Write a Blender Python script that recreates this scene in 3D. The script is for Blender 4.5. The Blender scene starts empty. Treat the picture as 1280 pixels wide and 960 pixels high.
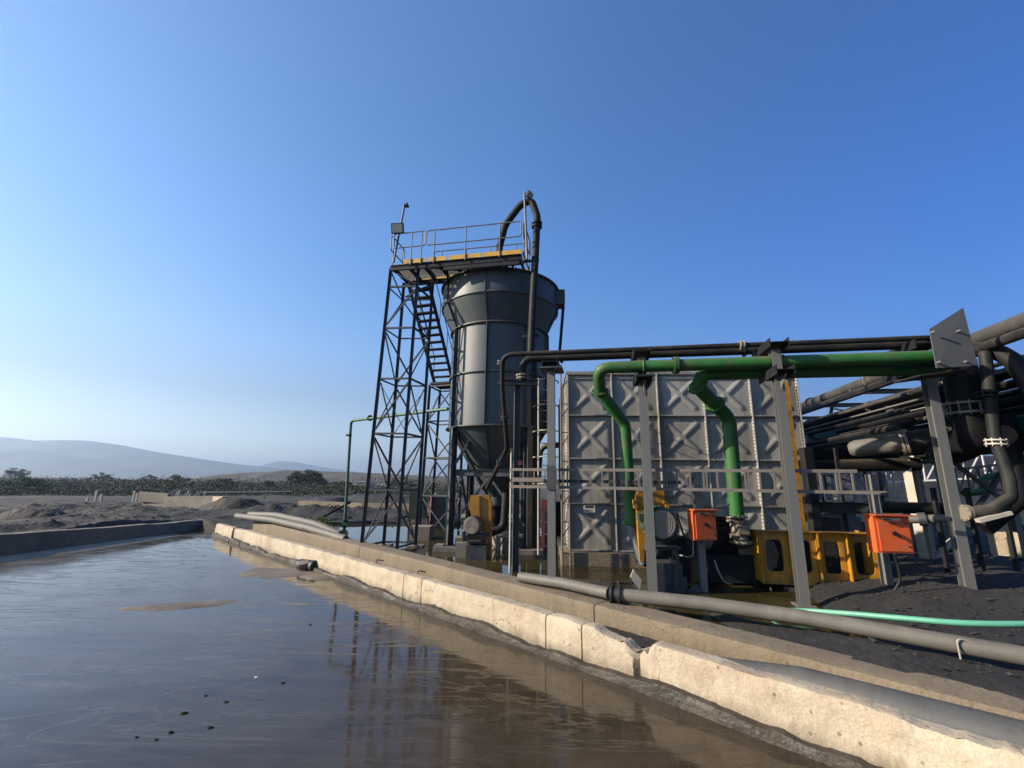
import bpy, math, random
import numpy as np
from mathutils import Vector, Matrix

random.seed(11)
rad = math.radians
sc = bpy.context.scene
col = sc.collection

# ------------------------------------------------------------------ camera, sky, sun, exposure
F, EYE, PITCH, ROLL = 560.0, 2.0, math.atan(124.0 / 560.0), math.radians(0.85)
cam_d = bpy.data.cameras.new('camera'); cam = bpy.data.objects.new('camera', cam_d); col.objects.link(cam)
cam_d.sensor_width = 36.0; cam_d.lens = F / 1280.0 * 36.0; cam_d.clip_start = 0.05; cam_d.clip_end = 20000
FW = Vector((0, math.cos(PITCH), math.sin(PITCH)))
U0 = Vector((0, -math.sin(PITCH), math.cos(PITCH))); R0 = Vector((1, 0, 0))
RT = R0 * math.cos(ROLL) + U0 * math.sin(ROLL); UP = U0 * math.cos(ROLL) - R0 * math.sin(ROLL)
CAM = Vector((0, 0, EYE))
cam.matrix_world = Matrix(((RT.x, UP.x, -FW.x, 0), (RT.y, UP.y, -FW.y, 0), (RT.z, UP.z, -FW.z, EYE), (0, 0, 0, 1)))
sc.camera = cam

SUN_EL, SUN_AZ = rad(24), math.atan2(-0.15, -0.985)          # azimuth of the direction TO the sun, from +X
wd = bpy.data.worlds.new('World'); sc.world = wd; wd.use_nodes = True
nt = wd.node_tree
sky = nt.nodes.new('ShaderNodeTexSky'); sky.sky_type = 'NISHITA'; sky.sun_disc = False
sky.sun_elevation = SUN_EL; sky.sun_rotation = math.pi / 2 - SUN_AZ
sky.altitude = 1200; sky.air_density = 1.0; sky.dust_density = 0.0; sky.ozone_density = 3.0
bg = nt.nodes['Background']; bg.inputs['Strength'].default_value = 0.099
# the air is clearer and deeper blue away from the sun: scale the sky by the angle to the sun's azimuth and by height
tcw = nt.nodes.new('ShaderNodeTexCoord'); dotn = nt.nodes.new('ShaderNodeVectorMath'); dotn.operation = 'DOT_PRODUCT'
nt.links.new(tcw.outputs['Generated'], dotn.inputs[0]); dotn.inputs[1].default_value = (math.cos(SUN_AZ), math.sin(SUN_AZ), 0)
mr = nt.nodes.new('ShaderNodeMapRange'); mr.inputs['From Min'].default_value = -1; mr.inputs['From Max'].default_value = 1; nt.links.new(dotn.outputs['Value'], mr.inputs['Value'])
cr = nt.nodes.new('ShaderNodeValToRGB'); el = cr.color_ramp.elements
el[0].position = .1; el[0].color = (.3, .48, .72, 1); el[1].position = .72; el[1].color = (.9, .97, .97, 1)
e2 = el.new(.45); e2.color = (.76, .94, 1.04, 1); nt.links.new(mr.outputs[0], cr.inputs[0])
sepz = nt.nodes.new('ShaderNodeSeparateXYZ'); nt.links.new(tcw.outputs['Generated'], sepz.inputs[0])
mz = nt.nodes.new('ShaderNodeValToRGB'); ez = mz.color_ramp.elements; nt.links.new(sepz.outputs['Z'], mz.inputs[0])
ez[0].position = 0.0; ez[0].color = (1.2, .86, .7, 1); ez[1].position = .45; ez[1].color = (.82, .99, 1.14, 1)
for p_, c_ in ((.08, (1.17, .87, .72, 1)), (.17, (.95, .75, .68, 1)), (.27, (.96, .95, .97, 1))): q_ = ez.new(p_); q_.color = c_
mu = nt.nodes.new('ShaderNodeMix'); mu.data_type = 'RGBA'; mu.blend_type = 'MULTIPLY'; mu.inputs['Factor'].default_value = 1
nt.links.new(sky.outputs[0], mu.inputs['A']); nt.links.new(cr.outputs[0], mu.inputs['B'])
mv = nt.nodes.new('ShaderNodeVectorMath'); mv.operation = 'MULTIPLY'; nt.links.new(mu.outputs['Result'], mv.inputs[0]); nt.links.new(mz.outputs[0], mv.inputs[1])
nt.links.new(mv.outputs[0], bg.inputs[0])
sun_d = bpy.data.lights.new('sun', 'SUN'); sun = bpy.data.objects.new('sun', sun_d); col.objects.link(sun)
sun_d.energy = 5.0; sun_d.angle = rad(0.5); sun_d.color = (1.0, 0.88, 0.72)
sdir = Vector((math.cos(SUN_EL) * math.cos(SUN_AZ), math.cos(SUN_EL) * math.sin(SUN_AZ), math.sin(SUN_EL)))
sun.rotation_euler = (-sdir).to_track_quat('-Z', 'Y').to_euler()
sun.location = sdir * 60
sc.view_settings.view_transform = 'Standard'; sc.view_settings.look = 'None'
sc.view_settings.exposure = 1.2; sc.view_settings.gamma = 1.0
sc.cycles.max_bounces = 6; sc.cycles.diffuse_bounces = 2; sc.cycles.glossy_bounces = 3
sc.cycles.volume_bounces = 0; sc.cycles.caustics_reflective = False; sc.cycles.caustics_refractive = False
sc.cycles.use_denoising = True

# ------------------------------------------------------------------ survey helpers (measuring from the photograph)
def ray(x, y): return (FW * F + RT * (x - 640) - UP * (y - 480)).normalized()
def at(x, y, Y):
    d = ray(x, y); return CAM + d * (Y / d.y)
def gz(x, y, z=0.0):
    d = ray(x, y); return CAM + d * ((z - EYE) / d.z)
def zat(p, x, y):
    d = ray(x, y); return EYE + d.z / math.hypot(d.x, d.y) * math.hypot(p[0], p[1])
def V(*a): return Vector(a)

# ------------------------------------------------------------------ materials
MATS = {}
def mat(name, base, rough=0.55, var=0.25, scale=3.0, dirt=None, dirt_amt=0.45, dirt_scale=1.2, bump=0.0, bump_scale=40,
        metal=0.0, streak=False, spec=0.5, bump_d=0.02, obj_var=0.0, top=0.0, coords='Object', fine=0.0):
    m = bpy.data.materials.new(name); m.use_nodes = True
    N, L = m.node_tree.nodes, m.node_tree.links
    b = N['Principled BSDF']
    b.inputs['Metallic'].default_value = metal
    b.inputs['Specular IOR Level'].default_value = spec
    tc = N.new('ShaderNodeTexCoord')
    src = tc.outputs[coords] if coords != 'World' else None
    if src is None:
        g = N.new('ShaderNodeNewGeometry'); src = g.outputs['Position']
    if streak:
        mp = N.new('ShaderNodeMapping'); mp.inputs['Scale'].default_value = (1, 1, 0.12); L.new(src, mp.inputs['Vector']); ssrc = mp.outputs[0]
    else: ssrc = src
    n1 = N.new('ShaderNodeTexNoise'); n1.inputs['Scale'].default_value = scale; n1.inputs['Detail'].default_value = 8; n1.inputs['Roughness'].default_value = 0.65
    L.new(ssrc, n1.inputs['Vector'])
    r1 = N.new('ShaderNodeValToRGB'); r1.color_ramp.elements[0].position = 0.3; r1.color_ramp.elements[1].position = 0.72
    lo = [c * (1 - var) for c in base]; hi = [min(1, c * (1 + var)) for c in base]
    r1.color_ramp.elements[0].color = (*lo, 1); r1.color_ramp.elements[1].color = (*hi, 1)
    L.new(n1.outputs['Fac'], r1.inputs[0]); out = r1.outputs[0]
    if dirt:
        n2 = N.new('ShaderNodeTexNoise'); n2.inputs['Scale'].default_value = dirt_scale; n2.inputs['Detail'].default_value = 10; n2.inputs['Roughness'].default_value = 0.7
        L.new(ssrc, n2.inputs['Vector'])
        r2 = N.new('ShaderNodeValToRGB'); r2.color_ramp.elements[0].position = 0.48; r2.color_ramp.elements[1].position = 0.68
        r2.color_ramp.elements[0].color = (0, 0, 0, 1); r2.color_ramp.elements[1].color = (dirt_amt,) * 3 + (1,)
        L.new(n2.outputs['Fac'], r2.inputs[0])
        mx = N.new('ShaderNodeMix'); mx.data_type = 'RGBA'; L.new(r2.outputs[0], mx.inputs['Factor']); L.new(out, mx.inputs['A']); mx.inputs['B'].default_value = (*dirt, 1)
        out = mx.outputs['Result']
    if fine:
        n4 = N.new('ShaderNodeTexNoise'); n4.inputs['Scale'].default_value = 60; n4.inputs['Detail'].default_value = 6; L.new(src, n4.inputs['Vector'])
        r4 = N.new('ShaderNodeValToRGB'); r4.color_ramp.elements[0].position = 0.35; r4.color_ramp.elements[1].position = 0.65
        r4.color_ramp.elements[0].color = (1 - fine,) * 3 + (1,); r4.color_ramp.elements[1].color = (1, 1, 1, 1); L.new(n4.outputs['Fac'], r4.inputs[0])
        m4 = N.new('ShaderNodeMix'); m4.data_type = 'RGBA'; m4.blend_type = 'MULTIPLY'; m4.inputs['Factor'].default_value = 1
        L.new(out, m4.inputs['A']); L.new(r4.outputs[0], m4.inputs['B']); out = m4.outputs['Result']
    if top:      # dust lying on upward faces
        gg = N.new('ShaderNodeNewGeometry'); sp = N.new('ShaderNodeSeparateXYZ'); L.new(gg.outputs['Normal'], sp.inputs[0])
        nn = N.new('ShaderNodeTexNoise'); nn.inputs['Scale'].default_value = 5; nn.inputs['Detail'].default_value = 8; L.new(gg.outputs['Position'], nn.inputs['Vector'])
        am = N.new('ShaderNodeMath'); am.operation = 'MULTIPLY_ADD'; L.new(nn.outputs['Fac'], am.inputs[0]); am.inputs[1].default_value = .9; L.new(sp.outputs['Z'], am.inputs[2])
        mt_ = N.new('ShaderNodeMapRange'); mt_.inputs['From Min'].default_value = .85; mt_.inputs['From Max'].default_value = 1.5; mt_.inputs['To Max'].default_value = top; L.new(am.outputs[0], mt_.inputs['Value'])
        m7 = N.new('ShaderNodeMix'); m7.data_type = 'RGBA'; L.new(mt_.outputs[0], m7.inputs['Factor']); L.new(out, m7.inputs['A']); m7.inputs['B'].default_value = (0.15, 0.122, 0.085, 1); out = m7.outputs['Result']
    if obj_var:
        oi = N.new('ShaderNodeObjectInfo'); ov = N.new('ShaderNodeMapRange'); ov.inputs['To Min'].default_value = 1 - obj_var; ov.inputs['To Max'].default_value = 1 + obj_var * .4; L.new(oi.outputs['Random'], ov.inputs['Value'])
        m5 = N.new('ShaderNodeVectorMath'); m5.operation = 'SCALE'; L.new(out, m5.inputs[0]); L.new(ov.outputs[0], m5.inputs['Scale']); out = m5.outputs[0]
    L.new(out, b.inputs['Base Color'])
    rr = N.new('ShaderNodeMapRange'); rr.inputs['To Min'].default_value = max(0.03, rough - 0.12); rr.inputs['To Max'].default_value = min(1, rough + 0.14)
    L.new(n1.outputs['Fac'], rr.inputs['Value']); L.new(rr.outputs[0], b.inputs['Roughness'])
    if bump:
        n3 = N.new('ShaderNodeTexNoise'); n3.inputs['Scale'].default_value = bump_scale; n3.inputs['Detail'].default_value = 8; L.new(src, n3.inputs['Vector'])
        bp = N.new('ShaderNodeBump'); bp.inputs['Strength'].default_value = bump; bp.inputs['Distance'].default_value = bump_d
        L.new(n3.outputs['Fac'], bp.inputs['Height']); L.new(bp.outputs[0], b.inputs['Normal'])
    MATS[name] = m
    return m

M = {}
DUST = (0.16, 0.13, 0.095)
M['silo'] = mat('silo_paint', (0.036, 0.049, 0.056), 0.52, 0.2, 1.5, (0.09, 0.078, 0.06), 0.7, 0.9, streak=True, fine=.1)
M['steel'] = mat('dark_steel', (0.034, 0.037, 0.041), 0.55, 0.25, 4, DUST, 0.3, 2.0)
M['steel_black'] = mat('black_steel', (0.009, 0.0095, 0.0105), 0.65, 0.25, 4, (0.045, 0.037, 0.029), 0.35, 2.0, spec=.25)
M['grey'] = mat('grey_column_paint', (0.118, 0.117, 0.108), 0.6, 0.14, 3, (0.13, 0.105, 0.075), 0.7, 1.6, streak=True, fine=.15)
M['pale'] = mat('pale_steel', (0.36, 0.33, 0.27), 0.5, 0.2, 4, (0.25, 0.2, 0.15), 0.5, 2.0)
M['rail'] = mat('galvanised_rail', (0.12, 0.105, 0.09), 0.55, 0.2, 5, (0.2, 0.13, 0.08), 0.5, 3)
M['galv'] = mat('galvanised_panel', (0.275, 0.262, 0.225), 0.6, 0.26, 2.2, (0.14, 0.105, 0.068), 0.9, 1.3, fine=0.25, obj_var=.2, streak=True)
M['flange'] = mat('galvanised_flange', (0.36, 0.34, 0.3), 0.55, 0.3, 6, (0.25, 0.2, 0.15), 0.5, 3)
M['bolt'] = mat('bolt_steel', (0.13, 0.11, 0.09), 0.45, 0.3, 10)
M['green'] = mat('green_pipe_paint', (0.024, 0.118, 0.024), 0.5, 0.22, 2, (0.085, 0.075, 0.045), 0.65, 2.2, fine=.2, spec=.3, top=.6)
M['green_dk'] = mat('dark_green_pipe', (0.012, 0.07, 0.045), 0.45, 0.2, 2, (0.03, 0.04, 0.03), 0.4, 1.5)
M['green_post'] = mat('green_post_paint', (0.02, 0.075, 0.035), 0.5, 0.25, 3, (0.06, 0.06, 0.05), 0.4, 2)
M['hdpe'] = mat('black_plastic_pipe', (0.005, 0.005, 0.0055), 0.6, 0.25, 2, (0.025, 0.021, 0.016), 0.5, 1.3, spec=0.15, top=.35)
M['hdpe_d'] = mat('dusty_plastic_pipe', (0.115, 0.104, 0.084), 0.65, 0.25, 2.5, (0.08, 0.072, 0.06), 0.55, 1.5, bump=0.1, bump_scale=25, fine=0.12)
M['hdpe_m'] = mat('grey_plastic_pipe', (0.013, 0.013, 0.013), 0.62, 0.25, 2, (0.065, 0.055, 0.042), 0.5, 1.4, fine=0.15, spec=0.2, top=.4)
M['yellow'] = mat('yellow_paint', (0.4, 0.18, 0.01), 0.55, 0.18, 3, (0.11, 0.07, 0.03), 0.8, 2.4, fine=.2, top=.6)
M['rack_grey'] = mat('rack_grey_pipe', (0.05, 0.047, 0.042), 0.6, 0.3, 2, (0.1, 0.085, 0.065), 0.6, 1.6, fine=.15, top=.4, spec=.25)
M['plate_grey'] = mat('dark_grey_plate', (0.075, 0.076, 0.074), 0.6, 0.12, 3, (0.09, 0.08, 0.06), 0.5, 2, fine=.1)
M['toe'] = mat('toe_board_paint', (0.5, 0.27, 0.03), 0.5, 0.15, 3, (0.2, 0.13, 0.06), 0.5, 2)
M['orange'] = mat('orange_enclosure_paint', (0.6, 0.095, 0.018), 0.5, 0.1, 3, (0.26, 0.1, 0.045), 0.6, 4, fine=.12, top=.5)
M['red'] = mat('red_paint', (0.13, 0.028, 0.022), 0.5, 0.15, 3, (0.25, 0.1, 0.06), 0.4, 2)
M['black'] = mat('black_rubber', (0.012, 0.012, 0.012), 0.6, 0.3, 6)
M['motor'] = mat('motor_green_paint', (0.01, 0.03, 0.022), 0.6, 0.2, 4, DUST, 0.5, 2.5)
M['motor_g'] = mat('motor_grey_paint', (0.07, 0.08, 0.072), 0.55, 0.25, 4, DUST, 0.5, 2.5)
M['dusty'] = mat('dusty_casting', (0.2, 0.165, 0.12), 0.7, 0.35, 6, (0.07, 0.06, 0.05), 0.6, 3, bump=0.3)
M['hose'] = mat('mint_hose', (0.085, 0.29, 0.185), 0.45, 0.1, 3, (0.2, 0.28, 0.2), 0.4, 2)
M['conduit'] = mat('pale_conduit', (0.26, 0.235, 0.185), 0.55, 0.2, 4, (0.15, 0.12, 0.09), 0.5, 2)
M['white'] = mat('white_paint', (0.55, 0.53, 0.49), 0.5, 0.1, 3, (0.35, 0.3, 0.24), 0.4, 2)
M['glass'] = mat('lamp_glass', (0.25, 0.27, 0.26), 0.15, 0.1, 3)
M['plate'] = mat('name_plate_face', (0.5, 0.45, 0.33), 0.5, 0.1, 6)
M['ink'] = mat('dark_print', (0.03, 0.03, 0.03), 0.6, 0.1, 6)
M['bark'] = mat('bark', (0.06, 0.045, 0.032), 0.9, 0.3, 3)
M['leaf'] = mat('acacia_foliage', (0.034, 0.042, 0.019), 0.85, 0.35, 0.6)
M['leaf_g'] = mat('green_shrub_foliage', (0.07, 0.105, 0.03), 0.8, 0.3, 0.5)
M['leaf_d'] = mat('grey_scrub_foliage', (0.042, 0.043, 0.024), 0.9, 0.3, 0.08)
M['weed'] = mat('weed_foliage', (0.11, 0.13, 0.03), 0.8, 0.3, 2)

# ------------------------------------------------------------------ mesh builder
class MB:
    def __init__(s): s.v = []; s.f = []; s.mi = []; s.cur = 0
    def add(s, vs, fs):
        o = len(s.v); s.v += [tuple(p) for p in vs]
        for f in fs: s.f.append(tuple(i + o for i in f)); s.mi.append(s.cur)
        return s
    def box(s, c, sz, m=None):
        c = Vector(c); hx, hy, hz = sz[0] / 2, sz[1] / 2, sz[2] / 2
        vs = [Vector((x, y, z)) for x in (-hx, hx) for y in (-hy, hy) for z in (-hz, hz)]
        if m is not None: vs = [m @ p for p in vs]
        vs = [p + c for p in vs]
        return s.add(vs, [(0, 1, 3, 2), (4, 6, 7, 5), (0, 4, 5, 1), (2, 3, 7, 6), (0, 2, 6, 4), (1, 5, 7, 3)])
    def sbox(s, lo, hi):
        return s.box([(a + b) / 2 for a, b in zip(lo, hi)], [b - a for a, b in zip(lo, hi)])
    def frame(s, p0, p1, up=(0, 0, 1)):
        p0, p1 = Vector(p0), Vector(p1); z = (p1 - p0); l = z.length; z.normalize()
        u = Vector(up)
        if abs(u.dot(z)) > 0.97: u = Vector((0, 1, 0)) if abs(z.y) < 0.9 else Vector((1, 0, 0))
        x = u.cross(z).normalized(); y = z.cross(x)
        return Matrix((x, y, z)).transposed(), l, p0, p1
    def bar(s, p0, p1, w, h=None, up=(0, 0, 1)):
        m, l, p0, p1 = s.frame(p0, p1, up); return s.box((p0 + p1) / 2, (w, h or w, l), m)
    def ibeam(s, p0, p1, w, h, t=0.012, up=(0, 0, 1)):
        m, l, p0, p1 = s.frame(p0, p1, up); c = (p0 + p1) / 2
        s.box(c + m @ Vector((0, h / 2 - t / 2, 0)), (w, t, l), m); s.box(c + m @ Vector((0, -h / 2 + t / 2, 0)), (w, t, l), m)
        return s.box(c, (t, h - 2 * t, l), m)
    def angle(s, p0, p1, w, t=0.009, up=(0, 0, 1)):
        m, l, p0, p1 = s.frame(p0, p1, up); c = (p0 + p1) / 2
        s.box(c + m @ Vector((0, -w / 2 + t / 2, 0)), (w, t, l), m)
        return s.box(c + m @ Vector((-w / 2 + t / 2, t / 2, 0)), (t, w - t, l), m)
    def tube(s, pts, r, n=14, cap=True):
        pts = [Vector(p) for p in pts]; k = len(pts); rs = r if isinstance(r, (list, tuple)) else [r] * k
        tg = []
        for i in range(k):
            a = pts[max(0, i - 1)]; b = pts[min(k - 1, i + 1)]; tg.append((b - a).normalized())
        u = Vector((0, 0, 1)) if abs(tg[0].z) < 0.9 else Vector((0, 1, 0))
        x = u.cross(tg[0]).normalized(); vs = []
        for i in range(k):
            if i: 
                x = x - tg[i] * x.dot(tg[i]); x.normalize()
            y = tg[i].cross(x)
            for j in range(n):
                a = 2 * math.pi * j / n; vs.append(pts[i] + (x * math.cos(a) + y * math.sin(a)) * rs[i])
        fs = [(i * n + j, i * n + (j + 1) % n, (i + 1) * n + (j + 1) % n, (i + 1) * n + j) for i in range(k - 1) for j in range(n)]
        if cap: fs += [tuple(reversed(range(n))), tuple(range((k - 1) * n, k * n))]
        return s.add(vs, fs)
    def cyl(s, p0, p1, r, n=16): return s.tube([p0, p1], r, n)
    def flange(s, p, d, r, t=0.03, nb=8, br=0.012):
        p = Vector(p); d = Vector(d).normalized(); s.tube([p - d * t / 2, p + d * t / 2], r, 20)
        m, _, _, _ = s.frame(p, p + d)
        for i in range(nb):
            a = 2 * math.pi * (i + .5) / nb; c = p + m @ Vector((math.cos(a) * r * 0.86, math.sin(a) * r * 0.86, 0))
            s.tube([c - d * (t / 2 + 0.022), c + d * (t / 2 + 0.022)], br, 6)
        return s
    def lathe(s, c, prof, n=48, a0=0.0):
        c = Vector(c); vs = [c + Vector((r * math.cos(a0 + 2 * math.pi * j / n), r * math.sin(a0 + 2 * math.pi * j / n), z)) for r, z in prof for j in range(n)]
        fs = [(i * n + j, i * n + (j + 1) % n, (i + 1) * n + (j + 1) % n, (i + 1) * n + j) for i in range(len(prof) - 1) for j in range(n)]
        return s.add(vs, fs)
    def prism(s, poly, d):
        d = Vector(d); k = len(poly); poly = [Vector(p) for p in poly]
        return s.add(poly + [p + d for p in poly], [tuple(reversed(range(k))), tuple(range(k, 2 * k))] + [(i, (i + 1) % k, k + (i + 1) % k, k + i) for i in range(k)])
    def build(s, name, m, parent=None, base=None, smooth=True, ang=38):
        if parent is not None:
            r = parent
            while r.parent: r = r.parent
            off = Vector(r['_base']) if '_base' in r else r.location.copy()
        elif base is not None: off = Vector(base)
        else:
            a = np.array(s.v); off = Vector(((a[:, 0].min() + a[:, 0].max()) / 2, (a[:, 1].min() + a[:, 1].max()) / 2, a[:, 2].min()))
        me = bpy.data.meshes.new(name); me.from_pydata([(p[0] - off.x, p[1] - off.y, p[2] - off.z) for p in s.v], [], s.f)
        ms = m if isinstance(m, (list, tuple)) else [m]
        for q in ms: me.materials.append(q)
        if len(ms) > 1: me.polygons.foreach_set('material_index', s.mi)
        if smooth:
            me.polygons.foreach_set('use_smooth', [True] * len(me.polygons)); me.set_sharp_from_angle(angle=rad(ang))
        me.update()
        o = bpy.data.objects.new(name, me); col.objects.link(o)
        if parent is not None: o.parent = parent
        else: o.location = off
        return o

def fillet(pts, r, n=7):
    pts = [Vector(p) for p in pts]; out = [pts[0]]
    for i in range(1, len(pts) - 1):
        a, b, c = pts[i - 1], pts[i], pts[i + 1]; u = (a - b); v = (c - b)
        th = u.angle(v); rr = r[i - 1] if isinstance(r, (list, tuple)) else r
        d = min(rr / math.tan(th / 2) if th < 3.1 else 0, u.length * .49, v.length * .49)
        if d < 1e-4: out.append(b); continue
        p, q = b + u.normalized() * d, b + v.normalized() * d
        for k in range(n + 1):
            t = k / n; out.append(p * (1 - t) ** 2 + b * 2 * t * (1 - t) + q * t * t)
    out.append(pts[-1]); return out

def tag(o, label, cat, group=None, kind=None):
    o['label'] = label; o['category'] = cat
    if group: o['group'] = group
    if kind: o['kind'] = kind
    return o
def thing(name, loc, label, cat, group=None):
    o = bpy.data.objects.new(name, None); col.objects.link(o); o.location = loc; o.empty_display_size = 0.2
    return tag(o, label, cat, group)
def one(name, mb, m, label, cat, group=None):
    return tag(mb.build(name, m), label, cat, group)
def structure(o): o['kind'] = 'structure'; return o

# ------------------------------------------------------------------ numpy value noise for terrain
_rng = np.random.default_rng(5); _G = _rng.random((256, 256))
def vnoise(x, y):
    xi = np.floor(x).astype(int); yi = np.floor(y).astype(int); fx = x - xi; fy = y - yi
    fx = fx * fx * (3 - 2 * fx); fy = fy * fy * (3 - 2 * fy)
    g = lambda a, b: _G[a % 256, b % 256]
    return (g(xi, yi) * (1 - fx) + g(xi + 1, yi) * fx) * (1 - fy) + (g(xi, yi + 1) * (1 - fx) + g(xi + 1, yi + 1) * fx) * fy
def fbm(x, y, o=5):
    s = 0; a = 1.0; t = 0
    for k in range(o): s = s + a * (vnoise(x * 2 ** k + 17.3 * k, y * 2 ** k + 9.1 * k) - .5); t += a; a *= .55
    return s / t * 2
def sstep(a, b, x): t = np.clip((x - a) / (b - a), 0, 1); return t * t * (3 - 2 * t)

# the two bund walls, as lines on the ground
INNER = [(-11.5, 20.5), (-2.74, 11.84), (.74, 8.3), (2.33, 6.65), (3.5, 5.42), (4.7, 4.15), (9.5, -1.0)]
OUTER = [(-11.9, 19.0), (-3.58, 10.84), (-.46, 7.69), (1.38, 5.83), (2.5, 4.62), (3.3, 3.78), (7.6, -0.8)]
def line_y(L, x):
    xs = [p[0] for p in L]; ys = [p[1] for p in L]
    return np.interp(x, xs, ys) + np.where(x < xs[0], (x - xs[0]) * -1.0, 0) + np.where(x > xs[-1], (x - xs[-1]) * -1.07, 0)
POOL_Z, BASIN_Z = -0.25, 0.0

def ground_h(x, y):
    n = fbm(x * .35, y * .35); nf = fbm(x * 1.6, y * 1.6, 4)
    far = sstep(40, 140, np.hypot(x, y))
    h = 0.1 + n * .28 * (1 - far) + nf * .13 * (1 - far) - far * 1.6 + far * fbm(x * .02, y * .02) * 1.2
    # dark heaps left of the pool and around its far end
    for (cx, cy, sx, sy, hh) in [(-17.5, 17, 2.3, 6, .35), (-20, 24.5, 3.2, 1.6, .55), (-24, 26, 4, 2, .5), (-11.2, 27, 2.4, 1.7, .95), (-8.2, 27.5, 1.9, 1.4, .75), (-13.6, 26, 1.4, 1.2, .6), (-20, 33, 7, 3, .6), (-28, 22, 5, 4, .5),
                                 (-5.6, 29, 2.0, 1.3, .35), (-1, 42, 5, 3, .9), (-10, 52, 9, 4, 1.1), (10, 30, 9, 6, .8), (16, 14, 4, 5, .7)]:
        h = h + .38 * hh * np.exp(-((x - cx) / sx) ** 2 - ((y - cy) / sy) ** 2) * (1 + .45 * nf)
    iy, oy = line_y(INNER, x), line_y(OUTER, x)
    # pool on the left
    pool = sstep(-15.2, -14.7, x) * (1 - sstep(23.2, 24.6, y + nf * 1.2)) * (1 - sstep(.08, .34, y - oy)) * sstep(-14, -10, y)
    h = h * (1 - pool) + pool * (-.42 + n * .04)
    # channel between the two walls
    ch = sstep(.08, .34, y - oy) * (1 - sstep(.14, .4, y - iy)) * (1 - sstep(20, 21.5, y))
    h = h * (1 - ch) + ch * (-.12 + nf * .03)
    # flooded basin behind the inner wall
    mud = np.maximum(sstep(4.2, 6.0, x - (y - 8.4) * .35 + n * .3), sstep(2.7, 3.4, x) * (1 - sstep(2.1, 2.8, y - iy + n * .6)))
    bas = sstep(.14, .4, y - iy) * sstep(-9.6, -8.2, x + nf) * (1 - sstep(21, 23, y + nf * 1.0 - 0.5)) * (1 - sstep(11.0, 13, x))
    hb = -.3 * (1 - mud) + mud * (.10 + .14 * np.clip(x - 5.5, 0, 2.2) * sstep(6.5, 8.0, y) + n * .06 + nf * .09)
    h = h * (1 - bas) + bas * hb
    return h

def axis(dense0, dense1, step, far):
    mid = np.arange(dense0, dense1 + 1e-6, step); s = step; up = [dense1]; 
    while up[-1] < far: s *= 1.09; up.append(up[-1] + s)
    s = step; dn = [dense0]
    while dn[-1] > -far: s *= 1.09; dn.append(dn[-1] - s)
    return np.concatenate([np.array(dn[1:])[::-1], mid, np.array(up[1:])])
gx = axis(-30, 15, .2, 9000); gy = axis(-2, 33, .2, 9000)
X, Y = np.meshgrid(gx, gy); Z = ground_h(X, Y)
nx, ny = len(gx), len(gy)
me = bpy.data.meshes.new('ground'); co = np.stack([X, Y, Z], -1).reshape(-1, 3)
idx = np.arange(nx * ny).reshape(ny, nx); q = np.stack([idx[:-1, :-1], idx[:-1, 1:], idx[1:, 1:], idx[1:, :-1]], -1).reshape(-1, 4)
me.vertices.add(len(co)); me.vertices.foreach_set('co', co.ravel())
me.loops.add(q.size); me.loops.foreach_set('vertex_index', q.ravel()); me.polygons.add(len(q))
me.polygons.foreach_set('loop_start', np.arange(0, q.size, 4)); me.polygons.foreach_set('use_smooth', np.ones(len(q), bool))
me.update(); me.validate()
gm = mat('coal_mud_ground', (0.015, 0.0135, 0.0115), 0.85, 0.55, 0.9, (0.075, 0.054, 0.034), 0.45, 0.22, bump=1.0, bump_scale=6, bump_d=.07, coords='World', fine=0.4)
N_, L_ = gm.node_tree.nodes, gm.node_tree.links; b_ = N_['Principled BSDF']; gp_ = N_.new('ShaderNodeNewGeometry'); sx_ = N_.new('ShaderNodeSeparateXYZ'); L_.new(gp_.outputs['Position'], sx_.inputs[0])
mx_ = N_.new('ShaderNodeMapRange'); mx_.inputs['From Min'].default_value = -14.8; mx_.inputs['From Max'].default_value = -19; L_.new(sx_.outputs['X'], mx_.inputs['Value'])
my_ = N_.new('ShaderNodeMapRange'); my_.inputs['From Min'].default_value = 24; my_.inputs['From Max'].default_value = 40; L_.new(sx_.outputs['Y'], my_.inputs['Value'])
mm_ = N_.new('ShaderNodeMath'); mm_.operation = 'MAXIMUM'; L_.new(mx_.outputs[0], mm_.inputs[0]); L_.new(my_.outputs[0], mm_.inputs[1])
nb_ = N_.new('ShaderNodeTexNoise'); nb_.inputs['Scale'].default_value = .35; nb_.inputs['Detail'].default_value = 9; L_.new(gp_.outputs['Position'], nb_.inputs['Vector'])
rb_ = N_.new('ShaderNodeValToRGB'); rb_.color_ramp.elements[0].position = .38; rb_.color_ramp.elements[0].color = (.0135, .0118, .0098, 1); rb_.color_ramp.elements[1].position = .72; rb_.color_ramp.elements[1].color = (.068, .052, .034, 1); L_.new(nb_.outputs['Fac'], rb_.inputs[0])
mf_ = N_.new('ShaderNodeMix'); mf_.data_type = 'RGBA'; L_.new(mm_.outputs[0], mf_.inputs['Factor']); L_.new(b_.inputs['Base Color'].links[0].from_socket, mf_.inputs['A']); L_.new(rb_.outputs[0], mf_.inputs['B']); L_.new(mf_.outputs['Result'], b_.inputs['Base Color'])
me.materials.append(gm); ground = bpy.data.objects.new('ground', me); col.objects.link(ground); structure(ground)

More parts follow.
